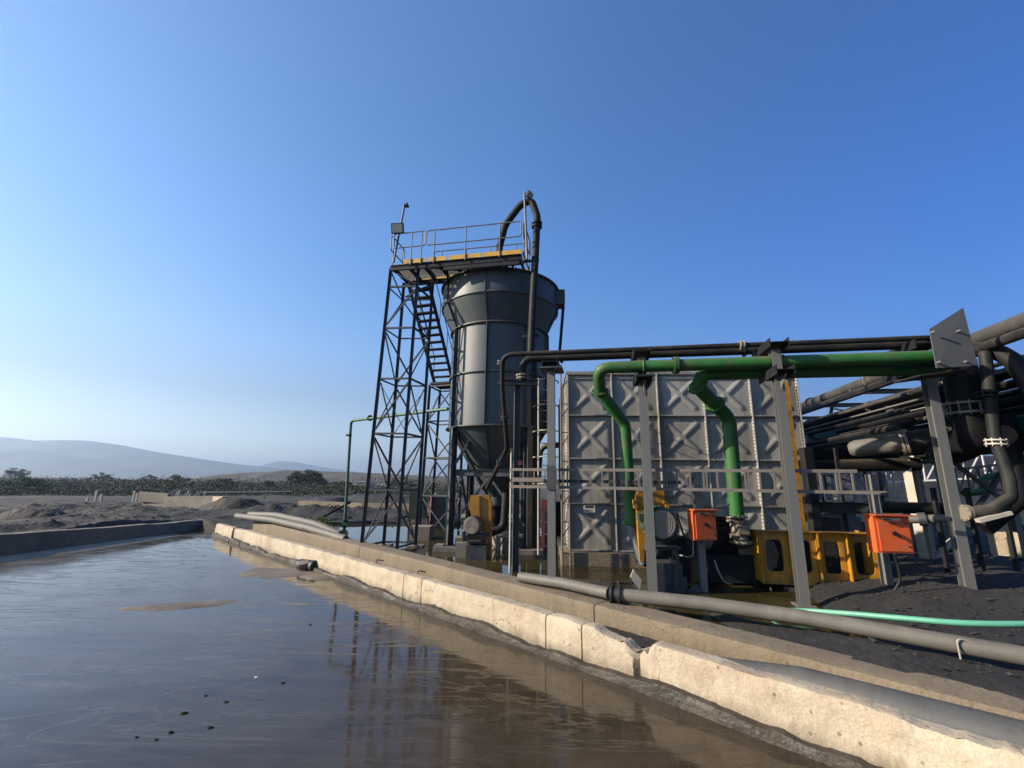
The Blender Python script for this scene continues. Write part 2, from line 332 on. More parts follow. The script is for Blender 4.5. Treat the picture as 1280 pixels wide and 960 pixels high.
# ------------------------------------------------------------------ water
def water_mat(name, base, mudc, rip, scale, mud_cut, rough, film=None):
    m = bpy.data.materials.new(name); m.use_nodes = True; N, L = m.node_tree.nodes, m.node_tree.links
    b = N['Principled BSDF']; g = N.new('ShaderNodeNewGeometry')
    def noise(sc_, det, rough_, dist, vec):
        n = N.new('ShaderNodeTexNoise'); n.inputs['Scale'].default_value = sc_; n.inputs['Detail'].default_value = det; n.inputs['Roughness'].default_value = rough_; n.inputs['Distortion'].default_value = dist; L.new(vec, n.inputs['Vector']); return n.outputs['Fac']
    def mrange(v, a, b_, c=0, d=1):
        n = N.new('ShaderNodeMapRange'); n.inputs['From Min'].default_value = a; n.inputs['From Max'].default_value = b_; n.inputs['To Min'].default_value = c; n.inputs['To Max'].default_value = d; L.new(v, n.inputs['Value']); return n.outputs[0]
    def math_(op, a, b_):
        n = N.new('ShaderNodeMath'); n.operation = op
        for i, q in enumerate((a, b_)):
            if isinstance(q, (int, float)): n.inputs[i].default_value = q
            else: L.new(q, n.inputs[i])
        return n.outputs[0]
    def mixc(f, a, b_):
        n = N.new('ShaderNodeMix'); n.data_type = 'RGBA'; L.new(f, n.inputs['Factor'])
        for k, q in (('A', a), ('B', b_)):
            if isinstance(q, tuple): n.inputs[k].default_value = (*q, 1)
            else: L.new(q, n.inputs[k])
        return n.outputs['Result']
    mp = N.new('ShaderNodeMapping'); mp.inputs['Scale'].default_value = (.4, 1.5, 1); mp.inputs['Rotation'].default_value = (0, 0, rad(28)); L.new(g.outputs['Position'], mp.inputs['Vector'])
    n1 = noise(.7, 10, .66, 1.0, mp.outputs[0]); colr = mixc(mrange(n1, .36, .72), base, mudc)
    rgh = mrange(n1, mud_cut, mud_cut + .14, rough, rough + .2)
    # thin curling flow lines left by the moving slurry
    fl = noise(.5, 7, .6, 2.2, mp.outputs[0]); ln = math_('ABSOLUTE', math_('SUBTRACT', math_('FRACT', math_('MULTIPLY', fl, 7.0), 0), .5), 0); ln = mrange(ln, .0, .09, 1, 0)
    if film:
        sx = N.new('ShaderNodeSeparateXYZ'); L.new(g.outputs['Position'], sx.inputs[0])
        dw = math_('MULTIPLY', math_('SUBTRACT', 7.3, math_('ADD', sx.outputs['X'], sx.outputs['Y'])), .7071)      # metres out from the wall
        dd = math_('ADD', dw, math_('MULTIPLY', math_('SUBTRACT', noise(.45, 8, .65, .8, g.outputs['Position']), .5), 5.0))
        fm = mrange(dd, 1.2, 5.0); silt = mixc(mrange(noise(1.1, 9, .7, 1.2, mp.outputs[0]), .35, .7), film[0], film[1])
        bed = noise(2.6, 10, .75, .5, g.outputs['Position']); colr = mixc(mrange(bed, .35, .7), colr, mudc)
        far_ = mrange(math_('ADD', sx.outputs['Y'], math_('MULTIPLY', noise(.6, 6, .6, 1.0, g.outputs['Position']), 3.0)), 4.0, 10.5); dk = N.new('ShaderNodeVectorMath'); dk.operation = 'SCALE'; L.new(silt, dk.inputs[0]); L.new(mrange(far_, 0, 1, .42, 1.0), dk.inputs['Scale']); silt = dk.outputs[0]  # film colour scaled darker near the camera, full tone farther out
        colr = mixc(fm, colr, silt); L.new(mrange(fm, 0, 1, 1.33, 1.33), b.inputs['IOR']); rgh = math_('ADD', rgh, math_('MULTIPLY', fm, film[2]))
        colr = mixc(math_('MULTIPLY', math_('MULTIPLY', ln, fm), .28), colr, film[1])
    L.new(colr, b.inputs['Base Color']); L.new(rgh, b.inputs['Roughness']); b.inputs['IOR'].default_value = 1.33 if not film else 1.3
    n2 = noise(scale, 6, .55, .9, mp.outputs[0])
    ad = math_('ADD', n2, math_('MULTIPLY', ln, .5))
    bp = N.new('ShaderNodeBump'); bp.inputs['Strength'].default_value = rip; bp.inputs['Distance'].default_value = .02
    L.new(ad, bp.inputs['Height']); L.new(bp.outputs[0], b.inputs['Normal'])
    return m
pw_m = water_mat('slurry_water', (.016, .0115, .007), (.06, .043, .026), .13, 2.2, .5, .03, ((.062, .053, .042), (.13, .114, .092), .05))
bw_m = water_mat('basin_water', (.03, .024, .009), (.05, .04, .015), .035, 1.2, .6, .015)
mb = MB(); pts = [(-14.75, -10), (9, -10)] + [(x + .12, y + .12) for x, y in reversed(OUTER)] + [(-12.6, 20.5), (-12.2, 24.5), (-14.75, 24.5)]
mb.add([(x, y, POOL_Z) for x, y in pts], [tuple(range(len(pts)))])
pool = structure(mb.build('pool_water', pw_m, smooth=False))
mb = MB(); pts = [(9.2, -1.0)] + [(13, -1), (13, 23), (-9.5, 23)] + [(-11, 20.1)] + [(x + .05, y + .05) for x, y in INNER[1:-1]]
mb.add([(x, y, BASIN_Z) for x, y in pts], [tuple(range(len(pts)))])
structure(mb.build('basin_water', bw_m, smooth=False))

# mud bars standing out of the pool
bar_m = mat('wet_mud', (0.14, 0.105, 0.068), 0.6, 0.35, 2.5, (0.05, 0.04, 0.03), 0.6, 1.8, bump=.35, bump_scale=14, coords='World')
def mudbar(c, rx, ry, rot, h, seed):
    rr = random.Random(seed); ph = [rr.random() * 6.3 for _ in range(5)]; n = 48; k = 6; vs = []; fs = []
    for i in range(k + 1):
        t = i / k
        for j in range(n):
            a = 2 * math.pi * j / n; w = 1 + .16 * math.sin(2 * a + ph[0]) + .1 * math.sin(3 * a + ph[1]) + .07 * math.sin(5 * a + ph[2]) + .04 * math.sin(9 * a + ph[3])
            x, y = rx * w * t * math.cos(a), ry * w * t * math.sin(a)
            vs.append((c[0] + x * math.cos(rot) - y * math.sin(rot), c[1] + x * math.sin(rot) + y * math.cos(rot), POOL_Z - .02 + (h + .02) * (1 - t ** 3)))
    fs = [(i * n + j, i * n + (j + 1) % n, (i + 1) * n + (j + 1) % n, (i + 1) * n + j) for i in range(k) for j in range(n)]
    mb = MB(); mb.add(vs, fs); structure(mb.build('mud_bar', bar_m, ang=60))
p = gz(228, 757, POOL_Z); mudbar(p, .95, .36, .3, .03, 1)
p = gz(352, 716, POOL_Z); mudbar(p, 1.35, .8, -.35, .02, 2)
p = gz(376, 755, POOL_Z); mudbar(p, .3, .12, 0, .008, 3)
p = gz(60, 690, POOL_Z); mudbar((-13.9, 14.5), .55, 6.5, -.06, .06, 4)
p = gz(398, 722, POOL_Z); mudbar((p.x, p.y), .5, .3, 0, .05, 5)

# loose stones in the pool
STONE = mat('wet_stone', (0.012, 0.011, 0.01), 0.9, 0.3, 20, spec=.1)
for i, (x, y, s) in enumerate([(230, 892, .026), (257, 870, .016), (213, 916, .022), (263, 910, .022), (195, 925, .015), (171, 922, .015), (283, 878, .018), (388, 781, .02), (320, 847, .02), (354, 854, .022)]):
    p = gz(x, y, POOL_Z); mb = MB(); rr = random.Random(i)
    vs = []; n = 8
    for a in range(5):
        th = math.pi * a / 4
        for j in range(n):
            k = s * .75 * (1 + .6 * (rr.random() - .5)); vs.append((p.x + 1.7 * k * math.sin(th) * math.cos(j * math.pi / 4), p.y + k * math.sin(th) * math.sin(j * math.pi / 4), POOL_Z + .004 + .6 * k * math.cos(th)))
    fs = [(a * n + j, a * n + (j + 1) % n, (a + 1) * n + (j + 1) % n, (a + 1) * n + j) for a in range(4) for j in range(n)]
    mb.add(vs, fs); one('pebble', mb, M['white'] if i == 8 else STONE, 'small dark lump lying in the shallow slurry pool' if i != 8 else 'small pale lump lying in the slurry pool', 'stone', 'lumps lying in the pool')

# ------------------------------------------------------------------ concrete walls
def concrete(name, base, dirt, amt, low=None):
    m = mat(name, base, .85, .2, 1.1, dirt, amt, .7, bump=.55, bump_scale=22, coords='World', fine=.22)
    N, L = m.node_tree.nodes, m.node_tree.links; b = N['Principled BSDF']
    # pits and hairline cracks
    g = N.new('ShaderNodeNewGeometry'); vo = N.new('ShaderNodeTexVoronoi'); vo.inputs['Scale'].default_value = 7; L.new(g.outputs['Position'], vo.inputs['Vector'])
    rp = N.new('ShaderNodeValToRGB'); rp.color_ramp.elements[0].position = .07; rp.color_ramp.elements[1].position = .15
    rp.color_ramp.elements[0].color = (.3, .28, .25, 1); rp.color_ramp.elements[1].color = (1, 1, 1, 1); L.new(vo.outputs['Distance'], rp.inputs[0])
    nz = N.new('ShaderNodeTexNoise'); nz.inputs['Scale'].default_value = 1.3; nz.inputs['Detail'].default_value = 6; L.new(g.outputs['Position'], nz.inputs['Vector'])
    va = N.new('ShaderNodeVectorMath'); va.operation = 'ADD'; L.new(g.outputs['Position'], va.inputs[0]); L.new(nz.outputs['Color'], va.inputs[1])
    ve = N.new('ShaderNodeTexVoronoi'); ve.feature = 'DISTANCE_TO_EDGE'; ve.inputs['Scale'].default_value = .38; L.new(va.outputs[0], ve.inputs['Vector'])
    rc = N.new('ShaderNodeValToRGB'); rc.color_ramp.elements[0].position = .0; rc.color_ramp.elements[1].position = .003
    rc.color_ramp.elements[0].color = (.35, .32, .28, 1); rc.color_ramp.elements[1].color = (1, 1, 1, 1); L.new(ve.outputs['Distance'], rc.inputs[0])
    src = b.inputs['Base Color'].links[0].from_socket
    m1 = N.new('ShaderNodeMix'); m1.data_type = 'RGBA'; m1.blend_type = 'MULTIPLY'; m1.inputs['Factor'].default_value = .8; L.new(src, m1.inputs['A']); L.new(rp.outputs[0], m1.inputs['B'])
    m2 = N.new('ShaderNodeMix'); m2.data_type = 'RGBA'; m2.blend_type = 'MULTIPLY'; m2.inputs['Factor'].default_value = .7; L.new(m1.outputs['Result'], m2.inputs['A']); L.new(rc.outputs[0], m2.inputs['B'])
    st = N.new('ShaderNodeTexNoise'); st.inputs['Scale'].default_value = 2.2; st.inputs['Detail'].default_value = 9; st.inputs['Roughness'].default_value = .72
    sm = N.new('ShaderNodeMapping'); sm.inputs['Scale'].default_value = (1, 1, .22); L.new(g.outputs['Position'], sm.inputs['Vector']); L.new(sm.outputs[0], st.inputs['Vector'])
    rs = N.new('ShaderNodeValToRGB'); rs.color_ramp.elements[0].position = .42; rs.color_ramp.elements[0].color = (1, 1, 1, 1); rs.color_ramp.elements[1].position = .66; rs.color_ramp.elements[1].color = (.62, .55, .46, 1); L.new(st.outputs['Fac'], rs.inputs[0])
    m3 = N.new('ShaderNodeMix'); m3.data_type = 'RGBA'; m3.blend_type = 'MULTIPLY'; m3.inputs['Factor'].default_value = .55; L.new(m2.outputs['Result'], m3.inputs['A']); L.new(rs.outputs[0], m3.inputs['B'])
    sz = N.new('ShaderNodeSeparateXYZ'); L.new(g.outputs['Position'], sz.inputs[0]); hn = N.new('ShaderNodeMath'); hn.operation = 'MULTIPLY_ADD'; L.new(st.outputs['Fac'], hn.inputs[0]); hn.inputs[1].default_value = -.3; L.new(sz.outputs['Z'], hn.inputs[2])
    td_ = N.new('ShaderNodeMapRange'); td_.inputs['From Min'].default_value = -.36; td_.inputs['From Max'].default_value = -.18; td_.inputs['To Min'].default_value = .8; td_.inputs['To Max'].default_value = 0; L.new(hn.outputs[0], td_.inputs['Value'])
    m6 = N.new('ShaderNodeMix'); m6.data_type = 'RGBA'; L.new(td_.outputs[0], m6.inputs['Factor']); L.new(m3.outputs['Result'], m6.inputs['A']); m6.inputs['B'].default_value = (.075, .058, .038, 1)
    out = m6.outputs['Result']
    L.new(out, b.inputs['Base Color'])
    return m
M['conc'] = concrete('pale_concrete', (0.44, 0.37, 0.265), (0.25, 0.17, 0.115), .75)  # pale cream is the concrete's own colour
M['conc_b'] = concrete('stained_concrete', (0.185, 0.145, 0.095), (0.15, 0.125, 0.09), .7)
M['conc_wet'] = mat('wet_concrete_footing', (0.05, 0.039, 0.027), .6, .5, 3, (0.022, 0.017, 0.012), .8, 2, bump=.9, bump_scale=18, coords='World', fine=.35)
M['conc_d'] = mat('dusty_concrete', (0.2, 0.17, 0.13), .85, .3, 1.5, (0.07, 0.06, 0.05), .6, .8, bump=.5, bump_scale=15, coords='World', fine=.3)

def resample(L, step):
    P = [Vector((x, y)) for x, y in L]; out = []; 
    for a, b in zip(P[:-1], P[1:]):
        n = max(1, int((b - a).length / step)); out += [a.lerp(b, i / n) for i in range(n)]
    return out + [P[-1]]
def wall_mesh(L, z0, ztop, thick, step, rough_amp, notch=(), lean=0.0, seed=0, rows=9, joints=()):
    """a cast wall: subdivided front and back faces, uneven top, chipped notches"""
    P = resample(L, step); jset = set()
    for jx in joints:
        i = next((i for i in range(len(P) - 1) if P[i].x <= jx < P[i + 1].x), None)
        if i is None: continue
        d = (P[i + 1] - P[i]).normalized(); c = P[i].lerp(P[i + 1], .5); P[i + 1:i + 1] = [c - d * .011, c, c + d * .011]
    P_j = joints; n = len(P); tn = []
    for i in range(1, n - 1):
        if (P[i + 1] - P[i]).length < .013 and (P[i] - P[i - 1]).length < .013: jset.add(i)
    for i in range(n):
        d = (P[min(n - 1, i + 1)] - P[max(0, i - 1)]).normalized(); tn.append(Vector((d.y, -d.x)))     # to the back (right)
    s = 0; vs = []; ring = 2 * rows + 4; rnd = random.Random(seed)
    for i in range(n):
        if i: s += (P[i] - P[i - 1]).length
        p = P[i]; nb = -tn[i] if tn[i].y < 0 else tn[i]
        zt = ztop(s, p) + rough_amp * float(fbm(np.array(s * 1.1 + seed), np.array(.5))) * .8 + rough_amp * .6 * float(fbm(np.array(s * 6 + seed), np.array(3.5)))
        ed = 0.0
        for (c, w, dep) in notch:
            k = max(0, 1 - abs((p - Vector(c)).length) / w); zt -= dep * min(1, k * 1.7) * (0.75 + .5 * rnd.random()); ed += .04 * k
        off = .025 if i in jset else 0.0
        if i in jset: zt -= .02
        if abs((p - Vector((1.52, 5.7))).length) < .07 and notch: off += .075 * rnd.random()
        prof = []
        for r in range(rows + 1):
            t = r / rows; z = z0 + (zt - z0) * t
            o = off + lean * (1 - t) - rough_amp * .5 * float(fbm(np.array(s * 2.5 + seed * 3), np.array(z * 6 + 7))) + (ed + .012 if r == rows else 0)
            prof.append((o, z))
        prof.append((.03 + off, zt + .004)); prof.append((thick * .55 + off, zt + .006 + .01 * float(fbm(np.array(s * 3), np.array(9.2)))))
        for r in range(rows + 1):
            t = 1 - r / rows; prof.append((thick + off + (.012 if r == 0 else 0), z0 + (zt - z0) * t))
        for o, z in prof: q2 = p + nb * o; vs.append((q2.x, q2.y, z))
    ring = len(prof)
    fs = [(i * ring + j, (i + 1) * ring + j, (i + 1) * ring + j + 1, i * ring + j + 1) for i in range(n - 1) for j in range(ring - 1)]
    fs += [tuple(range(ring)), tuple(reversed(range((n - 1) * ring, n * ring)))]
    mb = MB(); mb.add(vs, fs); return mb

def cut(L, t0x, t1x):
    pts = [(t0x, float(line_y(L, np.array(t0x))))] + [p for p in L if t0x < p[0] < t1x] + [(t1x, float(line_y(L, np.array(t1x))))]
    return pts
NOTCH = [((1.5, 5.72), .2, .1), ((1.36, 5.86), .4, .05), ((1.22, 5.98), .3, .03), ((2.3, 4.84), .25, .02), ((3.3, 3.8), .55, .04)]
OT = lambda s, p: .245
def outer_segment(x0, x1, label, lean=0, seed=1, dz=0, push=0):
    L = cut(OUTER, x0, x1); b = thing('concrete_wall', (L[0][0], L[0][1], POOL_Z - .15), label, 'wall')
    w = wall_mesh([(x + push * .7, y + push * .7) for x, y in L], POOL_Z - .1, lambda s, p: .245 + dz, .2, .05, .028, NOTCH, lean, seed, joints=(-8.0, -6.4, -2.05, -1.62, .52, .95)).build('wall_panel', M['conc'], b, ang=50)
    f = wall_mesh([(x - .075, y - .075) for x, y in L], POOL_Z - .2, lambda s, p: POOL_Z + .1 + .025 * math.sin(s * 1.7) + .02 * math.sin(s * 4.1), .2, .05, .05, (), .03, seed + 5, rows=5).build('footing', M['conc_wet'], b, ang=60)
outer_segment(-11.9, -10.25, 'short leaning far end block of the outer bund wall, with a gap after it', -.04, 2, -.02)
outer_segment(-10.2, -9.35, 'small broken block between two cracks near the far end of the outer wall', .03, 3, -.03, .03)
outer_segment(-9.28, 7.6, 'long sunlit concrete wall along the slurry pool, chipped and notched on top', 0, 4)
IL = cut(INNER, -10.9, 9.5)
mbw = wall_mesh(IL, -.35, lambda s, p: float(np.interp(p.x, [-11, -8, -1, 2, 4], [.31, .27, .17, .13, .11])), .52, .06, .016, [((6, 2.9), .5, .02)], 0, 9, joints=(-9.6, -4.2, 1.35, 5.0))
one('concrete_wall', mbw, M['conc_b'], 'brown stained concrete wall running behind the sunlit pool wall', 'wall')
# left wall of the pool
LW = [(-14.9, -8), (-14.62, 13.6), (-14.35, 16.7), (-14.2, 22.0)]
Pw = [(-14.9, -8), (-14.62, 13.6), (-14.35, 16.7), (-14.2, 22.0)]
mb = MB(); R_ = resample(Pw, .15); n = len(R_); vs = []
for i, p in enumerate(R_):
    zt = .34 - .2 * sstep(12, 22, p.y) + .03 * float(fbm(np.array(p.y * 1.2), np.array(2.)))
    e = .02 * float(fbm(np.array(p.y * 2.2), np.array(6.)))
    vs += [(p.x + e, p.y, POOL_Z - .15), (p.x + e, p.y, (zt + POOL_Z) / 2), (p.x - .02, p.y, zt), (p.x - .3, p.y, zt + .01), (p.x - .3, p.y, POOL_Z - .1)]
mb.add(vs, [(i * 5 + j, i * 5 + j + 1, (i + 1) * 5 + j + 1, (i + 1) * 5 + j) for i in range(n - 1) for j in range(4)] + [tuple(range(n * 5 - 1, n * 5 - 6, -1)), (0, 1, 2, 3, 4)])
one('concrete_wall', mb, M['conc_d'], 'low shaded concrete wall on the left bank of the pool', 'wall')

# starter bars sticking out of the inner wall
for i, (x, y) in enumerate([(472, 699), (524, 713), (818, 744)]):
    p = gz(x, y + 2, .08 + (.06 if i < 2 else 0)); mb = MB(); a = p + V(.12, .12, -.02); mb.tube(fillet([a, p + V(-.02, -.02, .03), p + V(-.02, -.02, -.06)], .03, 4), .011, 8)
    one('steel_hook', mb, M['steel_black'], ['bent black bar in the inner wall, farthest from the camera', 'bent black bar in the inner wall, second from the far end', 'bent black bar in the inner wall beside the pipe coupling'][i], 'bar')

# ------------------------------------------------------------------ pipes and hoses lying by the walls
g1 = gz(772, 743, .27); g2 = gz(1005, 772, .24); g3 = gz(1280, 820, .24)
dv = (g3 - g2); t = thing('long_pipe', g1, 'long dusty grey pipe lying beside the inner wall, with strap and black coupling', 'pipe')
mb = MB(); mb.tube([g1 + V(0, 0, .0), g1.lerp(g2, .5) + V(0, 0, .02), g2, g3, g3 + dv * 2.2], .1, 24); mb.build('pipe_body', M['hdpe_d'], t)
cp = g1 + V(-.02, .01, 0); d = (g2 - g1).normalized()
mb = MB(); mb.tube([cp - d * .09, cp - d * .05], .145, 24); mb.tube([cp + d * .03, cp + d * .08], .145, 24); mb.tube([cp - d * .05, cp + d * .03], .115, 24); mb.build('coupling', M['black'], t)
k = g2.lerp(g3, .72); mb = MB(); mb.tube(fillet([k + V(-.05, -.14, -.12), k + V(-.04, -.12, .1), k + V(.1, -.16, .06), k + V(.2, -.12, -.1)], .06), .01, 8); mb.build('strap', M['conduit'], t)
a1 = gz(560, 692, .38); mb = MB(); q0 = cp - d * .12
pp = [q0, gz(700, 735, .26), gz(650, 721, .26)]
mb.tube([q0, q0.lerp(pp[2], .5) + V(.02, .02, .02), pp[2]], .09, 20); one('short_pipe', mb, M['hdpe_d'], 'grey pipe on the inner wall top leading to the black coupling', 'pipe')
# pipe in the channel
cpts = [V(x, float(line_y(OUTER, np.array(x))) + dy, z) for x, dy, z in ((1.6, .62, -.16), (2.2, .64, 0), (2.9, .7, .1), (4.2, .78, .12), (7.5, .83, .12), (9.5, .88, .12))]
mb = MB(); mb.tube(cpts, [.1, .14, .17, .17, .17, .17], 24)
one('channel_pipe', mb, mat('weathered_grey_pipe', (.062, .062, .058), .6, .2, 2.5, (.11, .095, .07), .5, 1.5, fine=.15), 'stout grey pipe lying in the channel between the two walls', 'pipe')
h0 = gz(1165, 894, .02); h1 = gz(1290, 921, .05)
mb = MB(); mb.tube([h0 + V(-.3, .3, -.1), h0, h0.lerp(h1, .5) + V(0, 0, .02), h1, h1 + (h1 - h0) * 1.2], .022, 10); one('conduit_hose', mb, M['conduit'], 'thin pale hose beside the stout channel pipe', 'hose')
hp = [gz(962, 768, .02), gz(975, 764, .1), gz(1000, 763, .12), gz(1060, 767, .22), gz(1130, 773, .3), gz(1205, 779, .36), gz(1290, 780, .42), gz(1400, 776, .5), gz(1400, 776, .5) + V(2.5, -.6, -.25), gz(1400, 776, .5) + V(6, -2.2, -.3)]
hq = []
for i in range(len(hp) - 1):
    for kk in range(6):
        tt = kk / 6; p0 = hp[max(0, i - 1)]; p1 = hp[i]; p2 = hp[i + 1]; p3 = hp[min(len(hp) - 1, i + 2)]
        hq.append(.5 * ((2 * p1) + (p2 - p0) * tt + (2 * p0 - 5 * p1 + 4 * p2 - p3) * tt * tt + (3 * p1 - p0 - 3 * p2 + p3) * tt ** 3))
mb = MB(); mb.tube(hq, .037, 12); one('water_hose', mb, M['hose'], 'mint green hose snaking over the black mud', 'hose')
# pipes at the far end lying over the wall
for i, (pts, r) in enumerate([([(296, 645, .42), (340, 650, .46), (385, 660, .4), (432, 674, .22)], .12), ([(312, 643, .5), (345, 644, .56), (395, 655, .46), (425, 668, .2)], .12)]):
    mb = MB(); P = [gz(*q) for q in pts]; mb.tube(fillet(P, 4, 5), r, 16)
    one('discharge_pipe', mb, M['hdpe_d'], ['dusty pipe crossing the far end of the inner wall, nearer of two', 'dusty pipe humped over the far end of the wall, the one behind'][i], 'pipe')
mb = MB(); a = gz(388, 655, .0); b = gz(410, 636, .7); mb.bar(a, a + V(1.6, .6, 1.0), .14, .1); one('timber_prop', mb, M['steel_black'], 'dark leaning beam end beside the weeds near the green post', 'beam')
mb = MB(); P = [gz(*q) for q in [(398, 653, .08), (440, 653, .08), (490, 650, .1), (515, 643, .25)]]; mb.tube(fillet(P, 3, 5), .07, 12); one('return_pipe', mb, M['hdpe_d'], 'thin pale pipe lying across the far bank behind the green post', 'pipe')
# debris by the outer wall
p = gz(388, 712, POOL_Z); t = thing('broken_pipe_end', p, 'short black pipe stub wedged with a stone against the outer wall', 'debris')
mb = MB(); mb.tube([p + V(-.3, .1, .1), p + V(.2, -.22, .12)], [.14, .14], 18); mb.build('stub', M['black'], t)
mb = MB(); mb.box(p + V(-.1, -.16, .08), (.22, .16, .3), Matrix.Rotation(.5, 3, 'X') @ Matrix.Rotation(.4, 3, 'Z')); mb.build('stone', M['conc_d'], t)

# ------------------------------------------------------------------ the sectional tank
tl = V(1.52, 12.2, 0); td = V(6.12, -.45, 0).normalized(); tn_ = V(-td.y * -1, 0, 0)
tn_ = V(td.y, -td.x, 0)                      # outward, to the camera
TZ0, TPH, TPW = .345, 1.165, 1.225
tank = thing('sectional_tank', tl + V(0, 0, TZ0), 'large galvanised panel water tank with X pressed panels behind the green pipes', 'tank')
tb = V(*tank.location)
def tp(u, v, w=0.0): return tl + td * u + V(0, 0, TZ0 + v) + tn_ * w
def panel_mb(o, ux, uy, un, w, h, seed):
    """pressed panel: flat border, raised X; edges folded out as flanges"""
    mb = MB(); N_ = 34; vs = []
    def hgt(x, y):
        a = abs(x - .5); b_ = abs(y - .5)
        if max(a, b_) > .40: return 0.0
        d1 = abs((x - .5) - (y - .5)) / 1.414; d2 = abs((x - .5) + (y - .5)) / 1.414
        al = max(a, b_)
        k = 0.0
        for dq in (d1, d2):
            k = max(k, max(0, min(1, (.062 - dq) / .024)))
        k *= max(0, min(1, (.375 - al) / .03))
        hub = max(0, min(1, (.11 - math.hypot(x - .5, y - .5)) / .05))
        return .026 * max(k, hub * .9)
    for j in range(N_ + 1):
        for i in range(N_ + 1):
            x, y = i / N_, j / N_
            vs.append(o + ux * (x * w) + uy * (y * h) + un * (hgt(x, y) + .006 * math.sin(math.pi * x) * math.sin(math.pi * y)))
    n = N_ + 1
    mb.add(vs, [(j * n + i, j * n + i + 1, (j + 1) * n + i + 1, (j + 1) * n + i) for j in range(N_) for i in range(N_)])
    return mb
for r in range(4):
    for c in range(5):
        hh = TPH if r < 3 else TPH
        p_ = panel_mb(tp(c * TPW + .01, r * TPH + .01), td, V(0, 0, 1), tn_, TPW - .02, hh - .02, 0).build('panel', M['galv'], tank, ang=60)
# vertical and horizontal bolted flanges
for c in range(6):
    mb = MB(); e = .02
    mb.bar(tp(c * TPW, 0, .045), tp(c * TPW, 4 * TPH, .045), .03, .085, up=tn_)
    for kq in range(int(4 * TPH / .09)):
        z = .05 + kq * .09; mb.cur = 1; mb.bar(tp(c * TPW - .032, z, .05), tp(c * TPW + .032, z, .05), .034); mb.cur = 0
    mb.build('vertical_flange', [M['flange'], M['bolt']], tank)
for r in range(5):
    mb = MB(); mb.bar(tp(0, r * TPH + (.012 if r == 0 else -.012 if r == 4 else 0), .04), tp(5 * TPW, r * TPH + (.012 if r == 0 else -.012 if r == 4 else 0), .04), .075, .03)
    for kq in range(int(5 * TPW / .11)):
        u = .06 + kq * .11
        if abs((u / TPW) - round(u / TPW)) < .03: continue
        q_ = tp(u, r * TPH, .05); mb.bar(q_ - V(0, 0, .032), q_ + V(0, 0, .032), .024)
    mb.build('horizontal_flange', M['bolt'] if r == 1 else M['galv'], tank)
side = -tn_
for r in range(4):
    for c in range(4):
        for s_, u0 in ((-1, 0), (1, 5 * TPW)):
            o = tl + td * u0 + V(0, 0, TZ0 + r * TPH + .01) + (side * ((c + 1) * TPW if s_ < 0 else c * TPW))
            panel_mb(o, (tn_ if s_ < 0 else -tn_), V(0, 0, 1), td * s_, TPW - .02, TPH - .02, 0).build('side_panel', M['galv'], tank, ang=60)
for c in range(1, 5):
    for s_, u0 in ((-1, 0), (1, 5 * TPW)):
        mb = MB(); o = tl + td * (u0 + s_ * .04) + side * (c * TPW); mb.bar(o + V(0, 0, TZ0), o + V(0, 0, TZ0 + 4 * TPH), .08, .03, up=tn_); mb.build('side_flange', M['galv'], tank)
mb = MB(); a = tp(-.03, 4 * TPH + .02, .06); b = tp(5 * TPW + .03, 4 * TPH + .02, .06); mb.prism([a, b, b + side * 4.9, a + side * 4.9], V(0, 0, .05)); mb.build('roof', M['galv'], tank)
mb = MB(); mb.bar(tp(0, 4 * TPH - .13, .03), tp(5 * TPW, 4 * TPH - .13, .03), .02, .02); mb.build('top_strip', M['galv'], tank)
# yellow level board
lb = MB(); lb.bar(tp(5 * TPW - .33, .2, .12), tp(5 * TPW - .33, 4 * TPH - .25, .12), .17, .02, up=tn_)
lv = lb.build('level_board', M['yellow'], tank)
mb = MB()
for kq in range(17): z = .4 + kq * .24; mb.bar(tp(5 * TPW - .40, z, .134), tp(5 * TPW - .33, z, .134), .014, .006, up=tn_)
mb.build('scale_mark', M['ink'], lv)
mb = MB(); mb.box(tp(.55, TPH - .14, .05), (.3, .012, .2), Matrix.Rotation(math.atan2(td.y, td.x), 3, 'Z')); np_ = mb.build('name_plate', M['plate'], tank)
mb = MB(); 
mb.box(tp(.55, TPH - .085, .058), (.22, .006, .055), Matrix.Rotation(math.atan2(td.y, td.x), 3, 'Z')); mb.box(tp(.55, TPH - .16, .058), (.2, .006, .012), Matrix.Rotation(math.atan2(td.y, td.x), 3, 'Z')); mb.build('print', M['ink'], np_)
mb = MB(); a = tp(-.2, -TZ0 - .3, .22); b = tp(5 * TPW + .3, -TZ0 - .3, .22)
mb.prism([a, b, b + side * 5.3, a + side * 5.3], V(0, 0, TZ0 + .27)); one('tank_plinth', mb, M['conc_b'], 'low concrete plinth carrying the galvanised tank out of the water', 'plinth')

